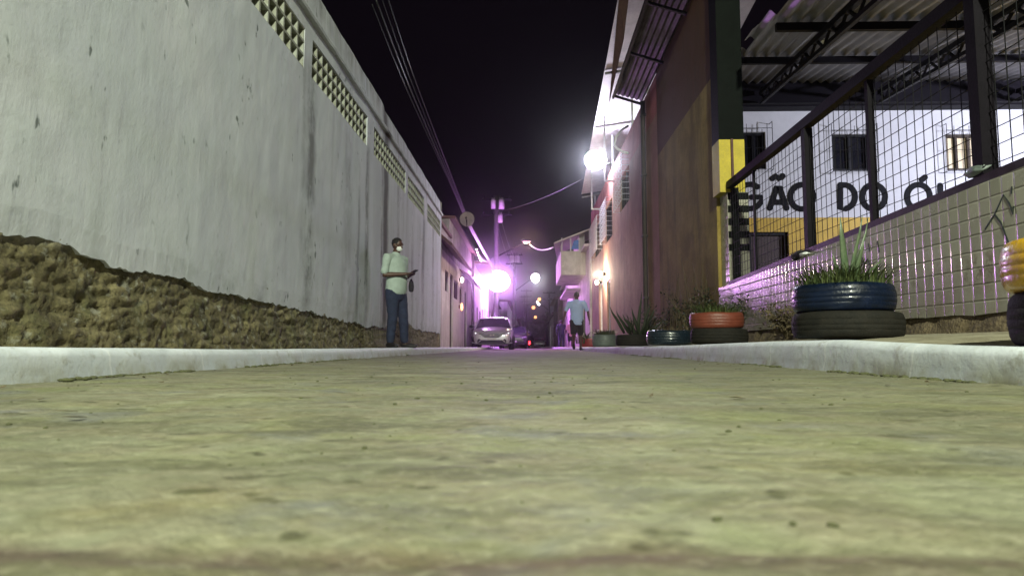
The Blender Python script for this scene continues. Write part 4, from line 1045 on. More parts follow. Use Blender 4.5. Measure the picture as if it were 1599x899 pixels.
shrub(1250, 5.9, 2.6, .30, .26, 40, 'small dry weed at the foot of the tiled wall behind the dark blue tyre', 25, 'dry')
# dry stalks leaning on the wall beside the orange stack
bm = bmesh.new(); rnd = random.Random(3)
for i in range(40):
    x = rnd.uniform(1045, 1110); q = at(x, 520, X=2.55); tp = at(x+rnd.uniform(-25, 18), rnd.uniform(400, 480), X=2.6); tube(bm, [q, q.lerp(tp, .5)+Vector((0, rnd.uniform(-.05, .05), 0)), tp], [.006, .005, .002], 5, cap=False)
tag(obj('dry_stalks', bm, M['dry']), 'thin dry stalks standing against the brown wall behind the tyres', 'plant', kind='stuff')

# ================================================================== PEOPLE
def person(loc, rz, lab, H=1.74, vox=.009, facing_cam=True, arms=None, legs=None, lean=0.0, build=1.0, head=(0, 0), clothes=None, cat='person', seated=False, fingers=True, female=False):
    """faces local -Y; person's right is local -X. arms: dict L/R -> (elbow, wrist, handdir, palmnormal) ; legs: L/R -> (knee, ankle, toe)"""
    s = H/1.74
    V = lambda *a: Vector(a)*s
    hip = {'R': V(-.095, 0, .90), 'L': V(.095, 0, .90)}; sh = {'R': V(-.195*build, .01, 1.425), 'L': V(.195*build, .01, 1.425)}
    if seated is not False:
        pass
    legs = legs or {}; arms = arms or {}
    dl = {'R': (V(-.10, -.02, .49), V(-.105, .03, .085), V(-.13, -.15, .03)), 'L': (V(.10, -.02, .49), V(.105, .03, .085), V(.13, -.15, .03))}
    da = {'R': (V(-.26, .02, 1.13), V(-.27, -.06, .87), V(0, -.1, -1), V(1, 0, 0)), 'L': (V(.26, .02, 1.13), V(.27, -.06, .87), V(0, -.1, -1), V(-1, 0, 0))}
    for k in 'RL':
        if k in legs: dl[k] = tuple(V(*q) for q in legs[k])
        if k in arms: da[k] = tuple(V(*q) for q in arms[k])
    Lz = lambda p: p+Vector((0, -lean*(p.z-.9*s), 0))
    b = build
    bm = bmesh.new()
    tor = [(V(0, 0, .86), (.155*b, .105*b)), (V(0, .0, .95), (.165*b, .115*b)), (V(0, -.01, 1.05), (.150*b, .115*b)), (V(0, -.01, 1.16), (.155*b, .115*b)), (V(0, 0, 1.29), (.175*b, .115*b)), (V(0, .01, 1.40), (.165*b, .095*b)), (V(0, .015, 1.455), (.10*b, .075))]
    tube(bm, [Lz(p) for p, _ in tor], [(r[0]*s, r[1]*s) for _, r in tor], 20, ref=(0, -1, 0))
    hx, hz = head; hc = Lz(V(0, -.02, 1.635)); Rm = Matrix.Rotation(hz, 3, 'Z') @ Matrix.Rotation(hx, 3, 'X')
    tube(bm, [Lz(V(0, .015, 1.42)), Lz(V(0, .0, 1.56))], [.058*s, .053*s], 14)
    T = lambda x, y, z: hc+Rm @ (Vector((x, y, z))*s)
    ell(bm, T(0, .012, .02), (.074*s, .094*s, .094*s), 18, Rm); ell(bm, T(0, -.025, -.045), (.055*s, .062*s, .062*s), 14, Rm)
    ell(bm, T(0, -.062, -.085), (.026*s, .022*s, .02*s), 10, Rm); tube(bm, [T(0, -.082, .02), T(0, -.100, -.02)], [.009*s, .014*s], 8)
    ell(bm, T(0, -.086, -.052), (.024*s, .011*s, .010*s), 10, Rm); ell(bm, T(-.034, -.074, .035), (.022*s, .012*s, .008*s), 8, Rm); ell(bm, T(.034, -.074, .035), (.022*s, .012*s, .008*s), 8, Rm)
    for q in (-1, 1): ell(bm, T(q*.074, .01, -.005), (.012*s, .022*s, .032*s), 8, Rm)
    for k in 'RL':
        e, w_, hd, pn = da[k]; S = Lz(sh[k]); 
        tube(bm, [S+Vector((0, 0, .01)), S.lerp(e, .35), S.lerp(e, .8), e, e.lerp(w_, .3), e.lerp(w_, .8), w_], [r*s for r in (.056, .050, .041, .039, .042, .029, .026)], 12)
        hd = hd.normalized(); pn = (pn-hd*pn.dot(hd)).normalized(); sd = hd.cross(pn).normalized()
        tube(bm, [w_, w_+hd*.045*s, w_+hd*.085*s], [(.024*s, .018*s), (.040*s, .016*s), (.039*s, .014*s)], 12, ref=pn)
        if fingers:
            for i, (o_, ln, r_) in enumerate(((-.029, .070, .0088), (-.010, .080, .0092), (.010, .074, .0088), (.028, .058, .0078))):
                p = w_+hd*.085*s+sd*o_*s; q1 = p+(hd*.9+pn*.35)*ln*.45*s; q2 = q1+(hd*.55+pn*.8)*ln*.33*s; q3 = q2+(hd*.1+pn*.95)*ln*.25*s
                tube(bm, [p-hd*.02*s, p, q1, q2, q3], [r_*s*1.1, r_*s*1.1, r_*s, r_*s*.95, r_*s*.85], 8)
            sg = -1 if k == 'R' else 1
            p = w_+hd*.03*s-sd*.03*s; q1 = p+(hd*.5-sd*.75+pn*.3).normalized()*.036*s; q2 = q1+(hd*.8-sd*.1+pn*.5).normalized()*.032*s
            tube(bm, [p, q1, q2], [.014*s, .0115*s, .0095*s], 8)
        kn, an, toe = dl[k]; Hh = hip[k]
        tube(bm, [Hh, Hh.lerp(kn, .3), Hh.lerp(kn, .8), kn, kn.lerp(an, .3), kn.lerp(an, .8), an], [r*s*b**.5 for r in (.088, .084, .060, .054, .056, .038, .035)], 14)
        tube(bm, [an+Vector((0, .02, -.02))*s, an.lerp(toe, .5)-Vector((0, 0, .015))*s, toe+Vector((0, 0, .0))], [(.036*s, .040*s), (.040*s, .032*s), (.036*s, .022*s)], 10, ref=(0, 0, 1))
    body = obj('person', bm, M['skin'], None, True); remesh(body, vox, 2)
    tag(body, lab, cat)
    def wear(name, bm2, mat, v=vox*1.1, it=4):
        o = obj(name, bm2, mat, body, True); remesh(o, v, it); return o
    # hair
    bm2 = bmesh.new(); ell(bm2, T(0, .022, .034), (.079*s, .092*s, .088*s), 18, Rm)
    if female: ell(bm2, T(0, .09, .0), (.05*s, .05*s, .09*s), 12, Rm)
    h = wear('hair', bm2, M['hair'], vox*.8, 1)
    for v in h.data.vertices: v.co += v.normal*.004*N(v.co*60)
    c = clothes or {}
    if c.get('mask'):
        bm2 = bmesh.new(); ell(bm2, T(0, -.052, -.045), (.056*s, .052*s, .048*s), 14, Rm)
        for q in (-1, 1): tube(bm2, [T(q*.05, -.05, -.02), T(q*.078, .012, .004)], [.004*s]*2, 6)
        wear('face_mask', bm2, c['mask'], .006, 1)
    # top
    bm2 = bmesh.new(); off = .018
    top = [(V(0, -.0, c.get('hem', .88)), (.178*b, .135*b)), (V(0, -.01, .98), (.180*b, .138*b)), (V(0, -.015, 1.10), (.172*b, .135*b)), (V(0, -.01, 1.22), (.178*b, .133*b)), (V(0, 0, 1.33), (.190*b, .128*b)), (V(0, .01, 1.415), (.175*b, .108*b)), (V(0, .012, 1.468), (.095, .080))]
    tube(bm2, [Lz(p) for p, _ in top], [(r[0]*s, r[1]*s) for _, r in top], 22, ref=(0, -1, 0))
    for k in 'RL':
        e, w_, hd, pn = da[k]; S = Lz(sh[k])
        if c.get('long'): tube(bm2, [S, S.lerp(e, .5), e, e.lerp(w_, .5), e.lerp(w_, .95)], [r*s for r in (.074, .064, .054, .048, .040)], 12)
        else: I_ = Vector((-S.x*.30, 0, .004)); tube(bm2, [S+I_, S+Vector((0, 0, .004)), S.lerp(e, .25), S.lerp(e, .5), S.lerp(e, .80)], [r*s for r in (.072, .073, .067, .061, .063)], 14)
    tube(bm2, [Lz(sh['R'])+Vector((.01, 0, -.005)), Lz(V(0, .01, 1.425)), Lz(sh['L'])+Vector((-.01, 0, -.005))], [(.070*s, .070*s), (.075*s, .085*s), (.070*s, .070*s)], 14, ref=(0, 0, 1))
    shirt = wear('shirt', bm2, c.get('top'))
    for v in shirt.data.vertices:
        q = v.co; v.co += v.normal*(.006*fb((q.x*5, q.y*5, q.z*9), 1.0, 3))
    if c.get('collar'):
        bm2 = bmesh.new(); tube(bm2, [Lz(V(0, .012, 1.455)), Lz(V(0, .0, 1.492))], [(.072*s, .070*s), (.064*s, .062*s)], 18, cap=False)
        wear('collar', bm2, c['collar'], .006, 1)
    bm2 = bmesh.new(); lg = c.get('leg', 'long')
    tube(bm2, [V(0, 0, .84), V(0, 0, .92), V(0, 0, 1.0)], [(.168*b*s, .125*b*s), (.172*b*s, .128*b*s), (.160*b*s, .120*b*s)], 20, ref=(0, -1, 0))
    for k in 'RL':
        kn, an, toe = dl[k]; Hh = hip[k]
        if lg == 'long': tube(bm2, [Hh, Hh.lerp(kn, .35), kn, kn.lerp(an, .4), kn.lerp(an, .9)], [r*s*b**.5 for r in (.104, .098, .076, .070, .062)], 14)
        else: tube(bm2, [Hh, Hh.lerp(kn, .5), Hh.lerp(kn, .88)], [r*s*b**.5 for r in (.106, .104, .098)], 14)
    pants = wear('trousers' if lg == 'long' else 'shorts', bm2, c.get('bottom'))
    for v in pants.data.vertices:
        q = v.co; v.co += v.normal*(.006*fb((q.x*6, q.y*6, q.z*12), 1.0, 3))
    for k in 'RL':
        kn, an, toe = dl[k]; bm2 = bmesh.new(); t2 = toe
        tube(bm2, [an+Vector((0, .03, -.035))*s, an.lerp(t2, .5)-Vector((0, 0, .018))*s, t2+Vector((0, -.01, .004))*s], [(.042*s, .046*s), (.047*s, .040*s), (.040*s, .030*s)], 12, ref=(0, 0, 1))
        wear('shoe', bm2, M['shoe'], .010, 1)
    body.location = loc; body.rotation_euler = (0, 0, rz)
    return body
ym = 10.9; man = at(617, 541, Y=ym)
mrz = math.atan2(.86, .50)   # local -Y turned toward +X and a little to the viewer
mrz = R(62)
person((man.x, ym, ZKL(ym)-.012), mrz, 'man in mint shirt, jeans and white face mask standing by the stained wall', H=1.76, build=1.10,
       arms={'R': ((-.275, .02, 1.14), (-.06, -.245, 1.16), (.55, -.8, .12), (.0, .1, 1)), 'L': ((.27, .06, 1.13), (.10, -.20, 1.15), (-.5, -.8, .1), (0, .1, 1))},
       legs={'R': ((-.11, -.03, .49), (-.13, .0, .085), (-.18, -.16, .03)), 'L': ((.12, -.06, .49), (.16, -.06, .085), (.22, -.22, .03))},
       head=(R(16), R(0)), clothes=dict(top=M['mint'], bottom=M['denim'], mask=M['mask'], collar=M['mint'], hem=.89))
# phone held in his hands
Mm = Matrix.Translation((man.x, ym, ZKL(ym)-.012)) @ Matrix.Rotation(mrz, 4, 'Z')
pl = Mm @ Vector((-.005, -.355, 1.205))
bm = bmesh.new(); box(bm, -.038, .038, -.075, .075, -.0045, .0045, .003)
ph = obj('phone', bm, M['blackplastic'], None, loc=pl); ph.rotation_euler = (R(22), 0, mrz+math.pi); tag(ph, 'small dark phone held in front of the man in the mint shirt', 'phone')
# a small black bag at his hip
pl = Mm @ Vector((.19, -.16, 1.0)); bm = bmesh.new(); tube(bm, [(0, 0, .07), (0, 0, .0), (.0, 0, -.07)], [(.035, .025), (.045, .03), (.04, .025)], 10); tube(bm, [(0, 0, .06), (0, -.01, .10)], [.018, .02], 8)
tag(obj('hip_pouch', bm, M['blackcloth'], None, True, loc=pl), 'small black pouch at the hip of the man in the mint shirt', 'pouch')
# walking man seen from behind
yw = 20.3; wk = at(901, 541, Y=yw)
person((wk.x, yw, .0), math.pi-R(6), 'man in pale blue T-shirt and black shorts walking away along the road', H=1.74, vox=.014, build=1.12, fingers=True,
       arms={'R': ((-.33, .0, 1.16), (-.37, -.04, .90), (-.1, -.1, -1), (1, 0, 0)), 'L': ((.33, .05, 1.16), (.40, .04, .90), (.2, -.1, -1), (-1, 0, 0))},
       legs={'R': ((-.10, -.18, .51), (-.10, -.20, .10), (-.12, -.40, .06)), 'L': ((.09, .06, .50), (.08, .36, .22), (.08, .30, .07))}, clothes=dict(top=M['bluetee'], bottom=M['blackcloth'], leg='short', hem=.86))
y2 = 41.0; q = at(877, 541, Y=y2)
person((q.x-.02, y2, .0), math.pi, 'person in dark navy clothes striding away beyond the walking man', H=1.72, vox=.02, build=1.05, fingers=False,
       arms={'R': ((-.28, .03, 1.14), (-.28, -.1, .9), (0, -.2, -1), (1, 0, 0)), 'L': ((.28, .03, 1.14), (.27, .1, .9), (0, .1, -1), (-1, 0, 0))},
       legs={'R': ((-.12, -.12, .50), (-.16, -.12, .09), (-.18, -.32, .04)), 'L': ((.10, .03, .48), (.14, .24, .13), (.14, .12, .03))}, clothes=dict(top=M['navy'], bottom=M['navy'], long=True, hem=.86))
q = at(891, 541, Y=39.5)
person((q.x, 39.5, .0), math.pi, 'person in pink top and black shorts beside the one in navy', H=1.64, vox=.02, build=.95, fingers=False, female=True,
       legs={'R': ((-.09, -.08, .50), (-.10, -.05, .09), (-.12, -.22, .04)), 'L': ((.09, .02, .48), (.11, .16, .12), (.11, .05, .03))}, clothes=dict(top=M['pinkcloth'], bottom=M['blackcloth'], leg='short', hem=.84))

# ================================================================== CARS
def loft(bm, rings):
    prev = None
    for r in rings:
        row = [bm.verts.new(p) for p in r]
        if prev:
            n = len(row)
            for k in range(n): bm.faces.new([prev[k], prev[(k+1) % n], row[(k+1) % n], row[k]])
        else: bm.faces.new(row)
        prev = row
    bm.faces.new(list(reversed(prev)))
def ringx(y, w, zb_, zm, zs_, zc, wt=None):
    """closed ring across the car at station y"""
    wt = wt or w*.86
    half = [(0, zb_), (w*.80, zb_), (w*.95, zb_+.06), (w, zm), (w*.985, zs_-.04), (w*.93, zs_), (wt*.6, zc-.01), (0, zc)]
    return [(x, y, z) for x, z in half]+[(-x, y, z) for x, z in reversed(half[1:-1])]
def car(loc, rz, lab, paint, L_=4.5, lit=False, rear=False, group=None):
    r = empty('parked_car', loc, rz, lab, 'car', group); W = .89
    bm = bmesh.new()
    loft(bm, [ringx(-2.22, .60, .34, .50, .62, .68), ringx(-2.17, .74, .24, .48, .68, .76), ringx(-2.05, .83, .20, .48, .74, .84), ringx(-1.75, W-.01, .19, .50, .83, .92), ringx(-1.3, W, .19, .55, .90, .99), ringx(-.95, W, .19, .55, .94, 1.03),
              ringx(-.4, W, .19, .55, .96, 1.00), ringx(.9, W, .19, .55, .97, 1.0), ringx(1.7, W-.01, .20, .55, .97, 1.02), ringx(2.1, .82, .24, .55, .93, .98), ringx(2.25, .70, .32, .5, .80, .86)])
    o = obj('body', bm, paint, r, True); m = o.modifiers.new('s', 'SUBSURF'); m.levels = m.render_levels = 2; bake(o)
    def gh(y, w, z): return [(-w, y, z), (w, y, z)]
    st = [(-.93, .78, .99), (-.55, .72, 1.20), (-.20, .64, 1.40), (.25, .62, 1.455), (.9, .61, 1.45), (1.45, .60, 1.36), (2.0, .66, 1.02)]
    bm = bmesh.new()
    loft(bm, [[(-w*1.0-(.0), y, z), (-w*.5, y, z+.018), (w*.5, y, z+.018), (w, y, z), (.80, y, .96), (-.80, y, .96)] for y, w, z in st])
    obj('greenhouse', bm, M['glass'], r, True).data.polygons.foreach_set('use_smooth', [False]*len(r.children[-1].data.polygons)) if False else obj('window_glass', bm, M['glass'], r)
    bm = bmesh.new()  # roof skin and pillars, proud of the glass
    loft(bm, [[(-w-.012, y, z-.01), (-w*.5, y, z+.032), (w*.5, y, z+.032), (w+.012, y, z-.01), (w-.03, y, z+.005), (-w+.03, y, z+.005)] for y, w, z in st[2:6]])
    for sgn in (-1, 1):
        tube(bm, [(sgn*.80, -.96, .99), (sgn*.73, -.55, 1.21), (sgn*.65, -.20, 1.41)], [(.035, .022)]*3, 8, cap=False)
        tube(bm, [(sgn*.61, 1.45, 1.37), (sgn*.66, 1.75, 1.2), (sgn*.72, 2.0, 1.0)], [(.05, .03)]*3, 8, cap=False)
        tube(bm, [(sgn*.64, .30, 1.44), (sgn*.81, .32, .97)], [(.03, .02)]*2, 8, cap=False)
    obj('roof', bm, paint, r, True)
    for sx in (-1, 1):
        for y in (-1.38, 1.35):
            Mw = Matrix.Translation((sx*.80, y, .325)) @ Matrix.Rotation(math.pi/2, 4, 'Y')
            bm = bmesh.new(); lathe(bm, [(.19, -.10), (.30, -.105), (.325, -.07), (.325, .07), (.30, .105), (.19, .10), (.19, -.10)], seg=32, M=Mw); wl = obj('wheel', bm, M['rubber'], r, True)
            bm = bmesh.new(); lathe(bm, [(.001, .06*sx), (.06, .07*sx), (.19, .085*sx), (.19, .02*sx), (.001, .02*sx)], seg=20, M=Mw); obj('rim', bm, M['alloy'], wl)
        bm = bmesh.new(); ell(bm, (sx*1.0, -.72, 1.03), (.11, .06, .07), 12); bar(bm, (sx*.85, -.72, 1.0), (sx*.95, -.72, 1.02), .04); obj('mirror', bm, M['blackplastic'] if lit else paint, r, True)
        # headlight
        bm = bmesh.new()
        quadprism(bm, [(sx*.50, -2.135, .70), (sx*.80, -1.97, .79), (sx*.81, -1.98, .69), (sx*.56, -2.165, .635)], (0, -.05, 0)); hl = obj('headlight', bm, M['headlight'], r)
        if lit:
            bm = bmesh.new(); ell(bm, (sx*.70, -2.10, .70), (.035, .03, .03), 10); obj('glint', bm, M['headglint'], hl, True)  # glowing bead stands in for a glint on the headlight
        bm = bmesh.new(); quadprism(bm, [(sx*.52, -2.20, .46), (sx*.82, -2.03, .56), (sx*.84, -2.02, .32), (sx*.60, -2.16, .30)], (0, -.03, 0)); obj('fog_light_recess', bm, M['blackplastic'], r)
        bm = bmesh.new(); quadprism(bm, [(sx*.55, 2.13, .80), (sx*.80, 2.04, .88), (sx*.80, 2.06, .74), (sx*.55, 2.16, .68)], (0, .04, 0)); obj('tail_light', bm, M['taillight'] if rear else M['redtyre'], r)
    bm = bmesh.new(); quadprism(bm, [(-.58, -2.21, .70), (.58, -2.21, .70), (.30, -2.24, .52), (-.30, -2.24, .52)], (0, -.035, 0)); gl = obj('grille', bm, M['blackplastic'], r)
    bm = bmesh.new()
    for k in range(5): z = .55+.03*k; wd = .32+.24*(z-.52)/.18; box(bm, -wd, wd, -2.285, -2.276, z, z+.008)
    lathe(bm, [(.055, 0), (.07, .006), (.085, 0)], seg=20, M=Matrix.Translation((0, -2.285, .62)) @ Matrix.Rotation(math.pi/2, 4, 'X') @ Matrix.Diagonal((1, .7, 1, 1))); obj('chrome_bar', bm, M['chrome'], gl)
    bm = bmesh.new(); box(bm, -.62, .62, -2.235, -2.19, .27, .44, .02); obj('lower_intake', bm, M['blackplastic'], r)
    bm = bmesh.new(); tube(bm, [(-.86, -2.04, .30), (-.62, -2.20, .27), (-.45, -2.255, .42), (.45, -2.255, .42), (.62, -2.20, .27), (.86, -2.04, .30)], [.022]*6, 8); obj('bumper_trim', bm, paint, r, True)
    bm = bmesh.new(); box(bm, -.20, .20, -2.285, -2.27, .405, .50, .004); obj('number_plate', bm, M['plate'], r)
    return r
c0 = at(772, 541, Y=31.5)
car((c0.x, 31.5, 0), 0, 'silver car parked on the left of the street facing the viewer', M['silver'], lit=True)
c1 = at(803, 541, Y=45)
car((c1.x, 45, 0), 0, 'dark car parked behind the silver one', M['darkcar'])
c2 = at(842, 541, Y=108)
car((c2.x, 108, 0), 0, 'white car far down the middle of the street', M['whitecar'])

# motorcycle and rider
mc = at(821, 541, Y=58); r = empty('motorcycle', (mc.x, 58, 0), math.pi, 'small motorcycle with lit red tail light, ridden by the person in hi-vis', 'motorcycle')
for y in (-.62, .62):
    Mw = Matrix.Translation((0, y, .30)) @ Matrix.Rotation(math.pi/2, 4, 'Y'); bm = bmesh.new()
    lathe(bm, [(.22, -.04), (.28, -.05), (.30, 0), (.28, .05), (.22, .04), (.22, -.04)], seg=28, M=Mw); wl = obj('wheel', bm, M['rubber'], r, True)
    bm = bmesh.new(); lathe(bm, [(.20, -.01), (.225, -.02), (.225, .02), (.20, .01), (.20, -.01)], seg=24, M=Mw); lathe(bm, [(.001, -.05), (.035, -.05), (.035, .05), (.001, .05)], seg=12, M=Mw)
    for k in range(8): a = k*math.pi/4; bar(bm, (0, y, .30), (0, y+.21*math.cos(a), .30+.21*math.sin(a)), .008)
    obj('rim', bm, M['alloy'], wl)
bm = bmesh.new(); tube(bm, [(0, -.45, .78), (0, -.2, .80), (0, .0, .72)], [(.11, .10), (.14, .12), (.10, .07)], 12); obj('fuel_tank', bm, M['redtyre'], r, True)
bm = bmesh.new(); tube(bm, [(0, -.02, .74), (0, .3, .75), (0, .62, .80)], [(.11, .04), (.13, .05), (.09, .04)], 12); obj('seat', bm, M['blackcloth'], r, True)
bm = bmesh.new(); box(bm, -.12, .12, -.25, .15, .30, .60, .03); bar(bm, (0, -.62, .3), (0, -.45, .95), .06); bar(bm, (0, .62, .3), (0, .0, .45), .05); bar(bm, (.1, .62, .5), (.1, .0, .35), .05, seg=8); obj('frame', bm, M['steel'], r)
bm = bmesh.new(); bar(bm, (-.36, -.38, 1.02), (.36, -.38, 1.02), .03, seg=8); obj('handlebar', bm, M['steel'], r)
bm = bmesh.new(); box(bm, -.09, .09, .66, .72, .66, .80, .01); obj('tail_light', bm, M['taillight'], r)
bm = bmesh.new(); ell(bm, (0, -.55, .88), (.09, .08, .09), 12); obj('headlight', bm, M['headlight'], r, True)
person((mc.x, 58.1, -.12), math.pi, 'person in yellow-green hi-vis vest riding the motorcycle far down the street', H=1.72, vox=.022, fingers=False,
       arms={'R': ((-.30, -.18, 1.22), (-.33, -.42, 1.14), (0, -1, 0), (0, 0, -1)), 'L': ((.30, -.18, 1.22), (.33, -.42, 1.14), (0, -1, 0), (0, 0, -1))},
       legs={'R': ((-.20, -.38, .78), (-.19, -.12, .46), (-.2, -.28, .42)), 'L': ((.20, -.38, .78), (.19, -.12, .46), (.2, -.28, .42))}, clothes=dict(top=M['hivis'], bottom=M['navy'], hem=.9))
t = at(826, 535, Y=64)
r = empty('roadside_signal', (t.x+.02, 64, 0), 0, 'low red warning light glowing beside the motorcycle', 'warning light')
bm = bmesh.new(); bar(bm, (0, 0, 0), (0, 0, t.z-.08), .05, seg=8); box(bm, -.15, .15, -.15, .15, 0, .04, .01); obj('post', bm, M['steel'], r)
bm = bmesh.new(); ell(bm, (0, 0, t.z), (.11, .08, .17), 14); obj('red_lens', bm, M['taillight'], r, True)

# ================================================================== POLES, LAMPS, CABLES
def pole(px, Y, ytop, lab, trafo=None, arm=None, lampmat=None, thin=.26, z0=0, group='utility poles down the street', globe=False):
    b = at(px, 541, Y=Y); top = at(px, ytop, Y=Y).z; r = empty('utility_pole', (b.x, Y, 0), 0, lab, 'utility pole', group)
    bm = bmesh.new(); n = 6
    tube(bm, [(0, 0, -.1+(top+.1)*i/n) for i in range(n+1)], [thin/2*(1.25-.45*i/n) for i in range(n+1)], 12, cap=False); obj('pole_shaft', bm, M['concrete'], r, True)
    bm = bmesh.new(); wd = 1.0
    for z in (top-.25, top-1.3):
        box(bm, -wd, wd, -.05, .05, z-.05, z+.05)
        for x in (-.85, -.3, .3, .85): tube(bm, [(x, 0, z+.05), (x, 0, z+.24)], [.045, .03], 8)
    obj('crossarm', bm, M['steel'], r)
    if trafo:
        for sx, zc, hh, rr in trafo:
            bm = bmesh.new(); lathe(bm, [(.01, -hh/2), (rr, -hh/2), (rr, hh/2), (rr*.85, hh/2+.05), (.01, hh/2+.07)], seg=18, M=Matrix.Translation((sx, -.1, zc)))
            for k in (-1, 0, 1): tube(bm, [(sx+k*rr*.5, -.1, zc+hh/2), (sx+k*rr*.5, -.1, zc+hh/2+.18)], [.035, .02], 6)
            obj('transformer', bm, M['whitehouse'], r, True)
    if arm:
        zA, tip = arm; bm = bmesh.new(); T_ = Vector((tip.x-b.x, tip.y-Y, tip.z)); d = Vector((T_.x, T_.y, T_.z-zA))
        tube(bm, [(0, 0, zA), Vector((0, 0, zA))+d*.5+Vector((0, 0, .08)), T_+Vector((0, 0, .14))], [.05, .04, .035], 8); obj('lamp_arm', bm, M['steel'], r, True)
        bm = bmesh.new(); ell(bm, T_+Vector((0, 0, .17)), (.36, .17, .10), 14); hd = obj('lamp_head', bm, M['concrete'], r, True)
        bm = bmesh.new(); ell(bm, T_+Vector((0, 0, .10 if not globe else -.05)), (.25, .13, .09) if not globe else (.5, .5, .5), 18); obj('lamp_glass', bm, lampmat or M['lampglass'], hd, True)
    return r
zt1 = at(775, 320, Y=45).z
pole(775, 45, 306, 'tall concrete utility pole with pale transformers and the pinkish street lamp',
     trafo=[(-.22, at(771, 320, Y=45).z, .55, .16), (.33, at(783, 320, Y=45).z, .6, .19), (.25, at(781, 342, Y=45).z, .5, .16)], arm=(at(780, 401, Y=45).z, STREET1), lampmat=M['lamporange'], thin=.34)
pole(803, 80, 395, 'second concrete utility pole carrying the round white street lamp', trafo=[(-.25, at(799, 405, Y=80).z, .7, .28), (.35, at(807, 405, Y=80).z, .7, .28)], arm=(at(805, 455, Y=80).z, STREET2), thin=.36, globe=True)
for (px, Y, yt, lx, ly, lm, lab) in ((822, 125, 452, 842, 467, 'o', 'farther pole with the highest of the small orange street lamps'), (818, 150, 462, 833, 480, 'o', 'farther pole with the middle small orange street lamp'),
                             (822, 185, 470, 836, 495, 'o', 'farthest pole with the lowest small orange street lamp'), (858, 110, 455, 848, 479, None, 'thin unlit pole on the right side of the far street')):
    tip = at(lx, ly, Y=Y)
    pole(px, Y, yt, lab, arm=(tip.z-1.2 if lm else tip.z-.6, tip), lampmat=M['lamporange'] if lm else M['greytyre'], thin=.3)
for (lx, ly, Y, c, rr, lab) in ((842, 467, 124.5, 'lamporange', .55, 'highest small orange glowing globe far down the street'), (833, 480, 149.5, 'lamporange', .70, 'middle small orange glowing globe far down the street'), (836, 495, 184.5, 'lamporange', .70, 'lowest small orange glowing globe far down the street'),
                             (839, 471.5, 135, 'lampglass', .30, 'tiny white light just under the highest orange lamp'), (841.5, 475, 135, 'lampglass', .28, 'tiny white light a little below the other white one'), (858, 503, 120, 'lampglass', .16, 'tiny white light low on the right of the far street')):
    p = at(lx, ly, Y=Y); t = empty('street_lamp_globe' if rr > .4 else 'far_light', p, 0, lab, 'street lamp' if rr > .4 else 'light')
    bm = bmesh.new(); ell(bm, (0, 0, 0), (rr*.55, rr*.4, rr*.55), 16); obj('lamp_glass', bm, M[c], t, True)
    bm = bmesh.new(); tube(bm, [(0, 0, rr*.5), (0, .1, rr*.5+.3)], [.06, .04], 8); obj('lamp_stem', bm, M['steel'], t, True)
# the purple-white floodlights on the left fronts
def flood(P, s, lab, aim=(0.3, -1, -.1)):
    t = empty('floodlight', P, 0, lab, 'floodlight', 'purple-white floodlights on the left house fronts')
    bm = bmesh.new(); box(bm, -s*.5, s*.5, s*.75, s*1.0, -s*.4, s*.4, .02); obj('housing', bm, M['steel'], t)
    bm = bmesh.new(); bar(bm, (0, s*.9, -s*.3), (-.5, s*.9, -s*.2), .04); obj('bracket', bm, M['steel'], t)
    bm = bmesh.new(); ell(bm, (0, s*.70, 0), (s*.62, s*.09, s*.56), 28); obj('lens', bm, emis('lit_purple_lens', (1, .75, 1), 60), t)  # lens made oversized, its glowing disc stands in for glare
flood(PURP1, 1.15, 'largest blinding purple-white floodlight on the left, beside the big utility pole')
flood(PURP2, .34, 'smaller purple-white floodlight left of the largest one')
p = at(790, 440, Y=46); flood(p, .4, 'purple-white floodlight just right of the largest one')
# cables
def cable(pts, lab, r=.012, sag=0.0, mat='cable', name='overhead_cable', group='overhead cables'):
    P = [Vector(p) for p in pts]; Q_ = []
    for a, b in zip(P, P[1:]):
        n = 14
        for i in range(n): t_ = i/n; Q_.append(a.lerp(b, t_)+Vector((0, 0, -sag*4*t_*(1-t_))))
    Q_.append(P[-1]); bm = bmesh.new(); tube(bm, Q_, [r]*len(Q_), 6, cap=False)
    return tag(obj(name, bm, M[mat], None, True), lab, 'cable', group)
far = [at(772, 325, Y=45), at(773, 338, Y=45), at(772, 347, Y=45)]
for i, (dy, r_) in enumerate(((0, .022), (.18, .014), (.34, .030), (.45, .016))):
    a = at(600, -20, Y=16.4)+Vector((-.1*i, 0, -dy)); b = at(643, 112, Y=19)+Vector((-.06*i, 0, -dy)); c = at(700, 262, Y=26)+Vector((0, 0, -dy)); d = at(735, 352, Y=33)+Vector((0, 0, -dy*.6)); e = at(768, 412, Y=44)+Vector((0, 0, -dy*.4))
    cable([a, b, c, d, e], ('topmost', 'second', 'thickest, third', 'lowest')[i]+' black cable of the bundle running over the left houses', r_, .03)
cable([at(775, 312, Y=45), at(802, 399, Y=80)], 'cable from the big pole top to the second pole top', .02, .5)
cable([at(776, 345, Y=45), at(804, 420, Y=80)], 'cable slung lower between the first two poles', .02, .7)
cable([at(775, 330, Y=45), at(918, 275, Y=27)], 'thin cable crossing the street from the big pole to the terrace roof', .010, .25)
cable([at(828, 382, Y=45), at(864, 386, Y=31)], 'pink-lit cable sagging from the pinkish street lamp to the balcony house', .03, .22, 'cablewhite')
cable([at(803, 470, Y=80), at(858, 466, Y=110)], 'cable crossing the far street above the orange lamps', .03, .4)
cable([at(770, 402, Y=45), at(745, 395, Y=35)], 'loose cable sagging to the eaves with the string of bulbs', .02, .35)
cable([at(778, 406, Y=45), at(800, 408, Y=60), at(804, 412, Y=80)], 'slack cable loop beside the transformers of the second pole', .02, .5)
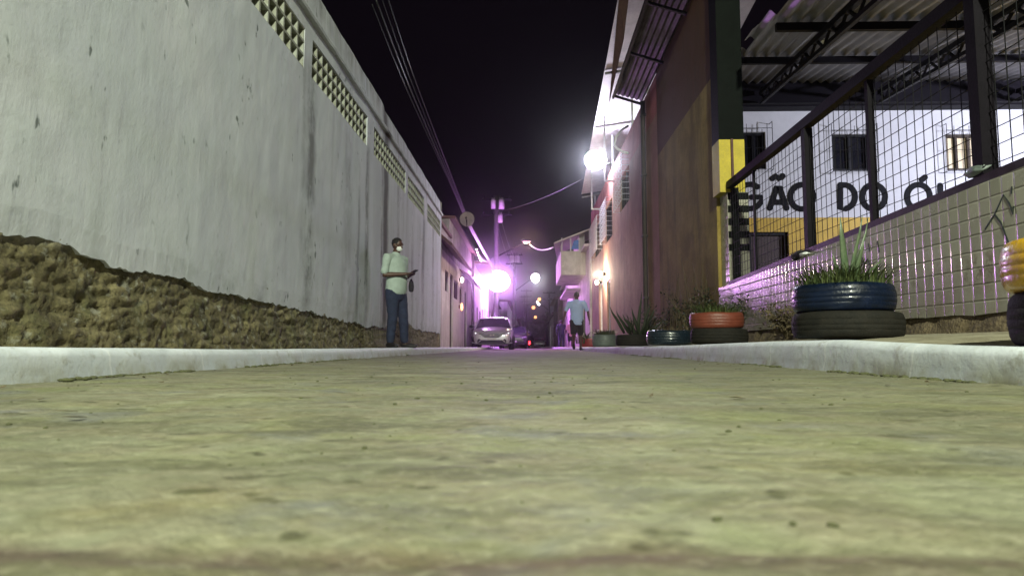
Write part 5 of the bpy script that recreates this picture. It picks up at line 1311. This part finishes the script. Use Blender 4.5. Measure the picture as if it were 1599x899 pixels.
# far trees closing the street
def tree(x, Y, h, rad, lab, seed):
    rnd = random.Random(seed); r = empty('tree', (x, Y, 0), 0, lab, 'tree', 'dark trees at the end of the street'); bm = bmesh.new()
    tube(bm, [(0, 0, -.2), (.1, 0, h*.3), (0, .1, h*.6)], [.25, .18, .1], 8)
    for k in range(6): a = k*1.05; tube(bm, [(0, 0, h*.35), (math.cos(a)*rad*.6, math.sin(a)*rad*.6, h*.7)], [.10, .04], 6)
    obj('trunk', bm, M['trunk'], r, True); bm = bmesh.new()
    cl = [(Vector((rnd.uniform(-1, 1)*rad*.75, rnd.uniform(-1, 1)*rad*.75, h*rnd.uniform(.45, .92))), rad*rnd.uniform(.25, .45)) for _ in range(14)]
    for c_, rr in cl:
        for k in range(170):
            d = Vector((rnd.gauss(0, 1), rnd.gauss(0, 1), rnd.gauss(0, .8))).normalized()*rr*rnd.random()**.4; q = c_+d; s1 = Vector((rnd.gauss(0, 1), rnd.gauss(0, 1), rnd.gauss(0, 1))).normalized()*.22; s2 = s1.cross(Vector((rnd.gauss(0, 1), 1, rnd.gauss(0, 1)))).normalized()*.12
            bm.faces.new([bm.verts.new(v) for v in (q-s1, q-s2, q+s1, q+s2)])
    obj('crown', bm, M['leaf'], r)
tree(5.5, 128, 6.5, 3.0, 'dark tree rising on the right at the far end of the street', 1)
tree(-3.5, 135, 6, 2.8, 'dark tree left of the street end', 2)
tree(1.5, 142, 5.0, 3.2, 'dark tree closing the street between the far houses', 3)

# ================================================================== HAZE, added to imitate lens bloom around the lamps
bm = bmesh.new(); box(bm, -90, 90, -25, 260, -1.2, 30)
hz = obj('haze', bm, None, mats=[]) if False else None
me = bpy.data.meshes.new('haze'); bm.to_mesh(me); bm.free(); hz = bpy.data.objects.new('haze', me); C.objects.link(hz); hz['kind'] = 'stuff'
m = bpy.data.materials.new('bloom_haze'); m.use_nodes = True; nt = m.node_tree; nt.nodes.clear()
out = nt.nodes.new('ShaderNodeOutputMaterial'); v = nt.nodes.new('ShaderNodeVolumePrincipled'); nt.links.new(v.outputs[0], out.inputs['Volume'])
v.inputs['Color'].default_value = (.9, .9, .9, 1); v.inputs['Density'].default_value = .0014; v.inputs['Anisotropy'].default_value = .97
me.materials.append(m)
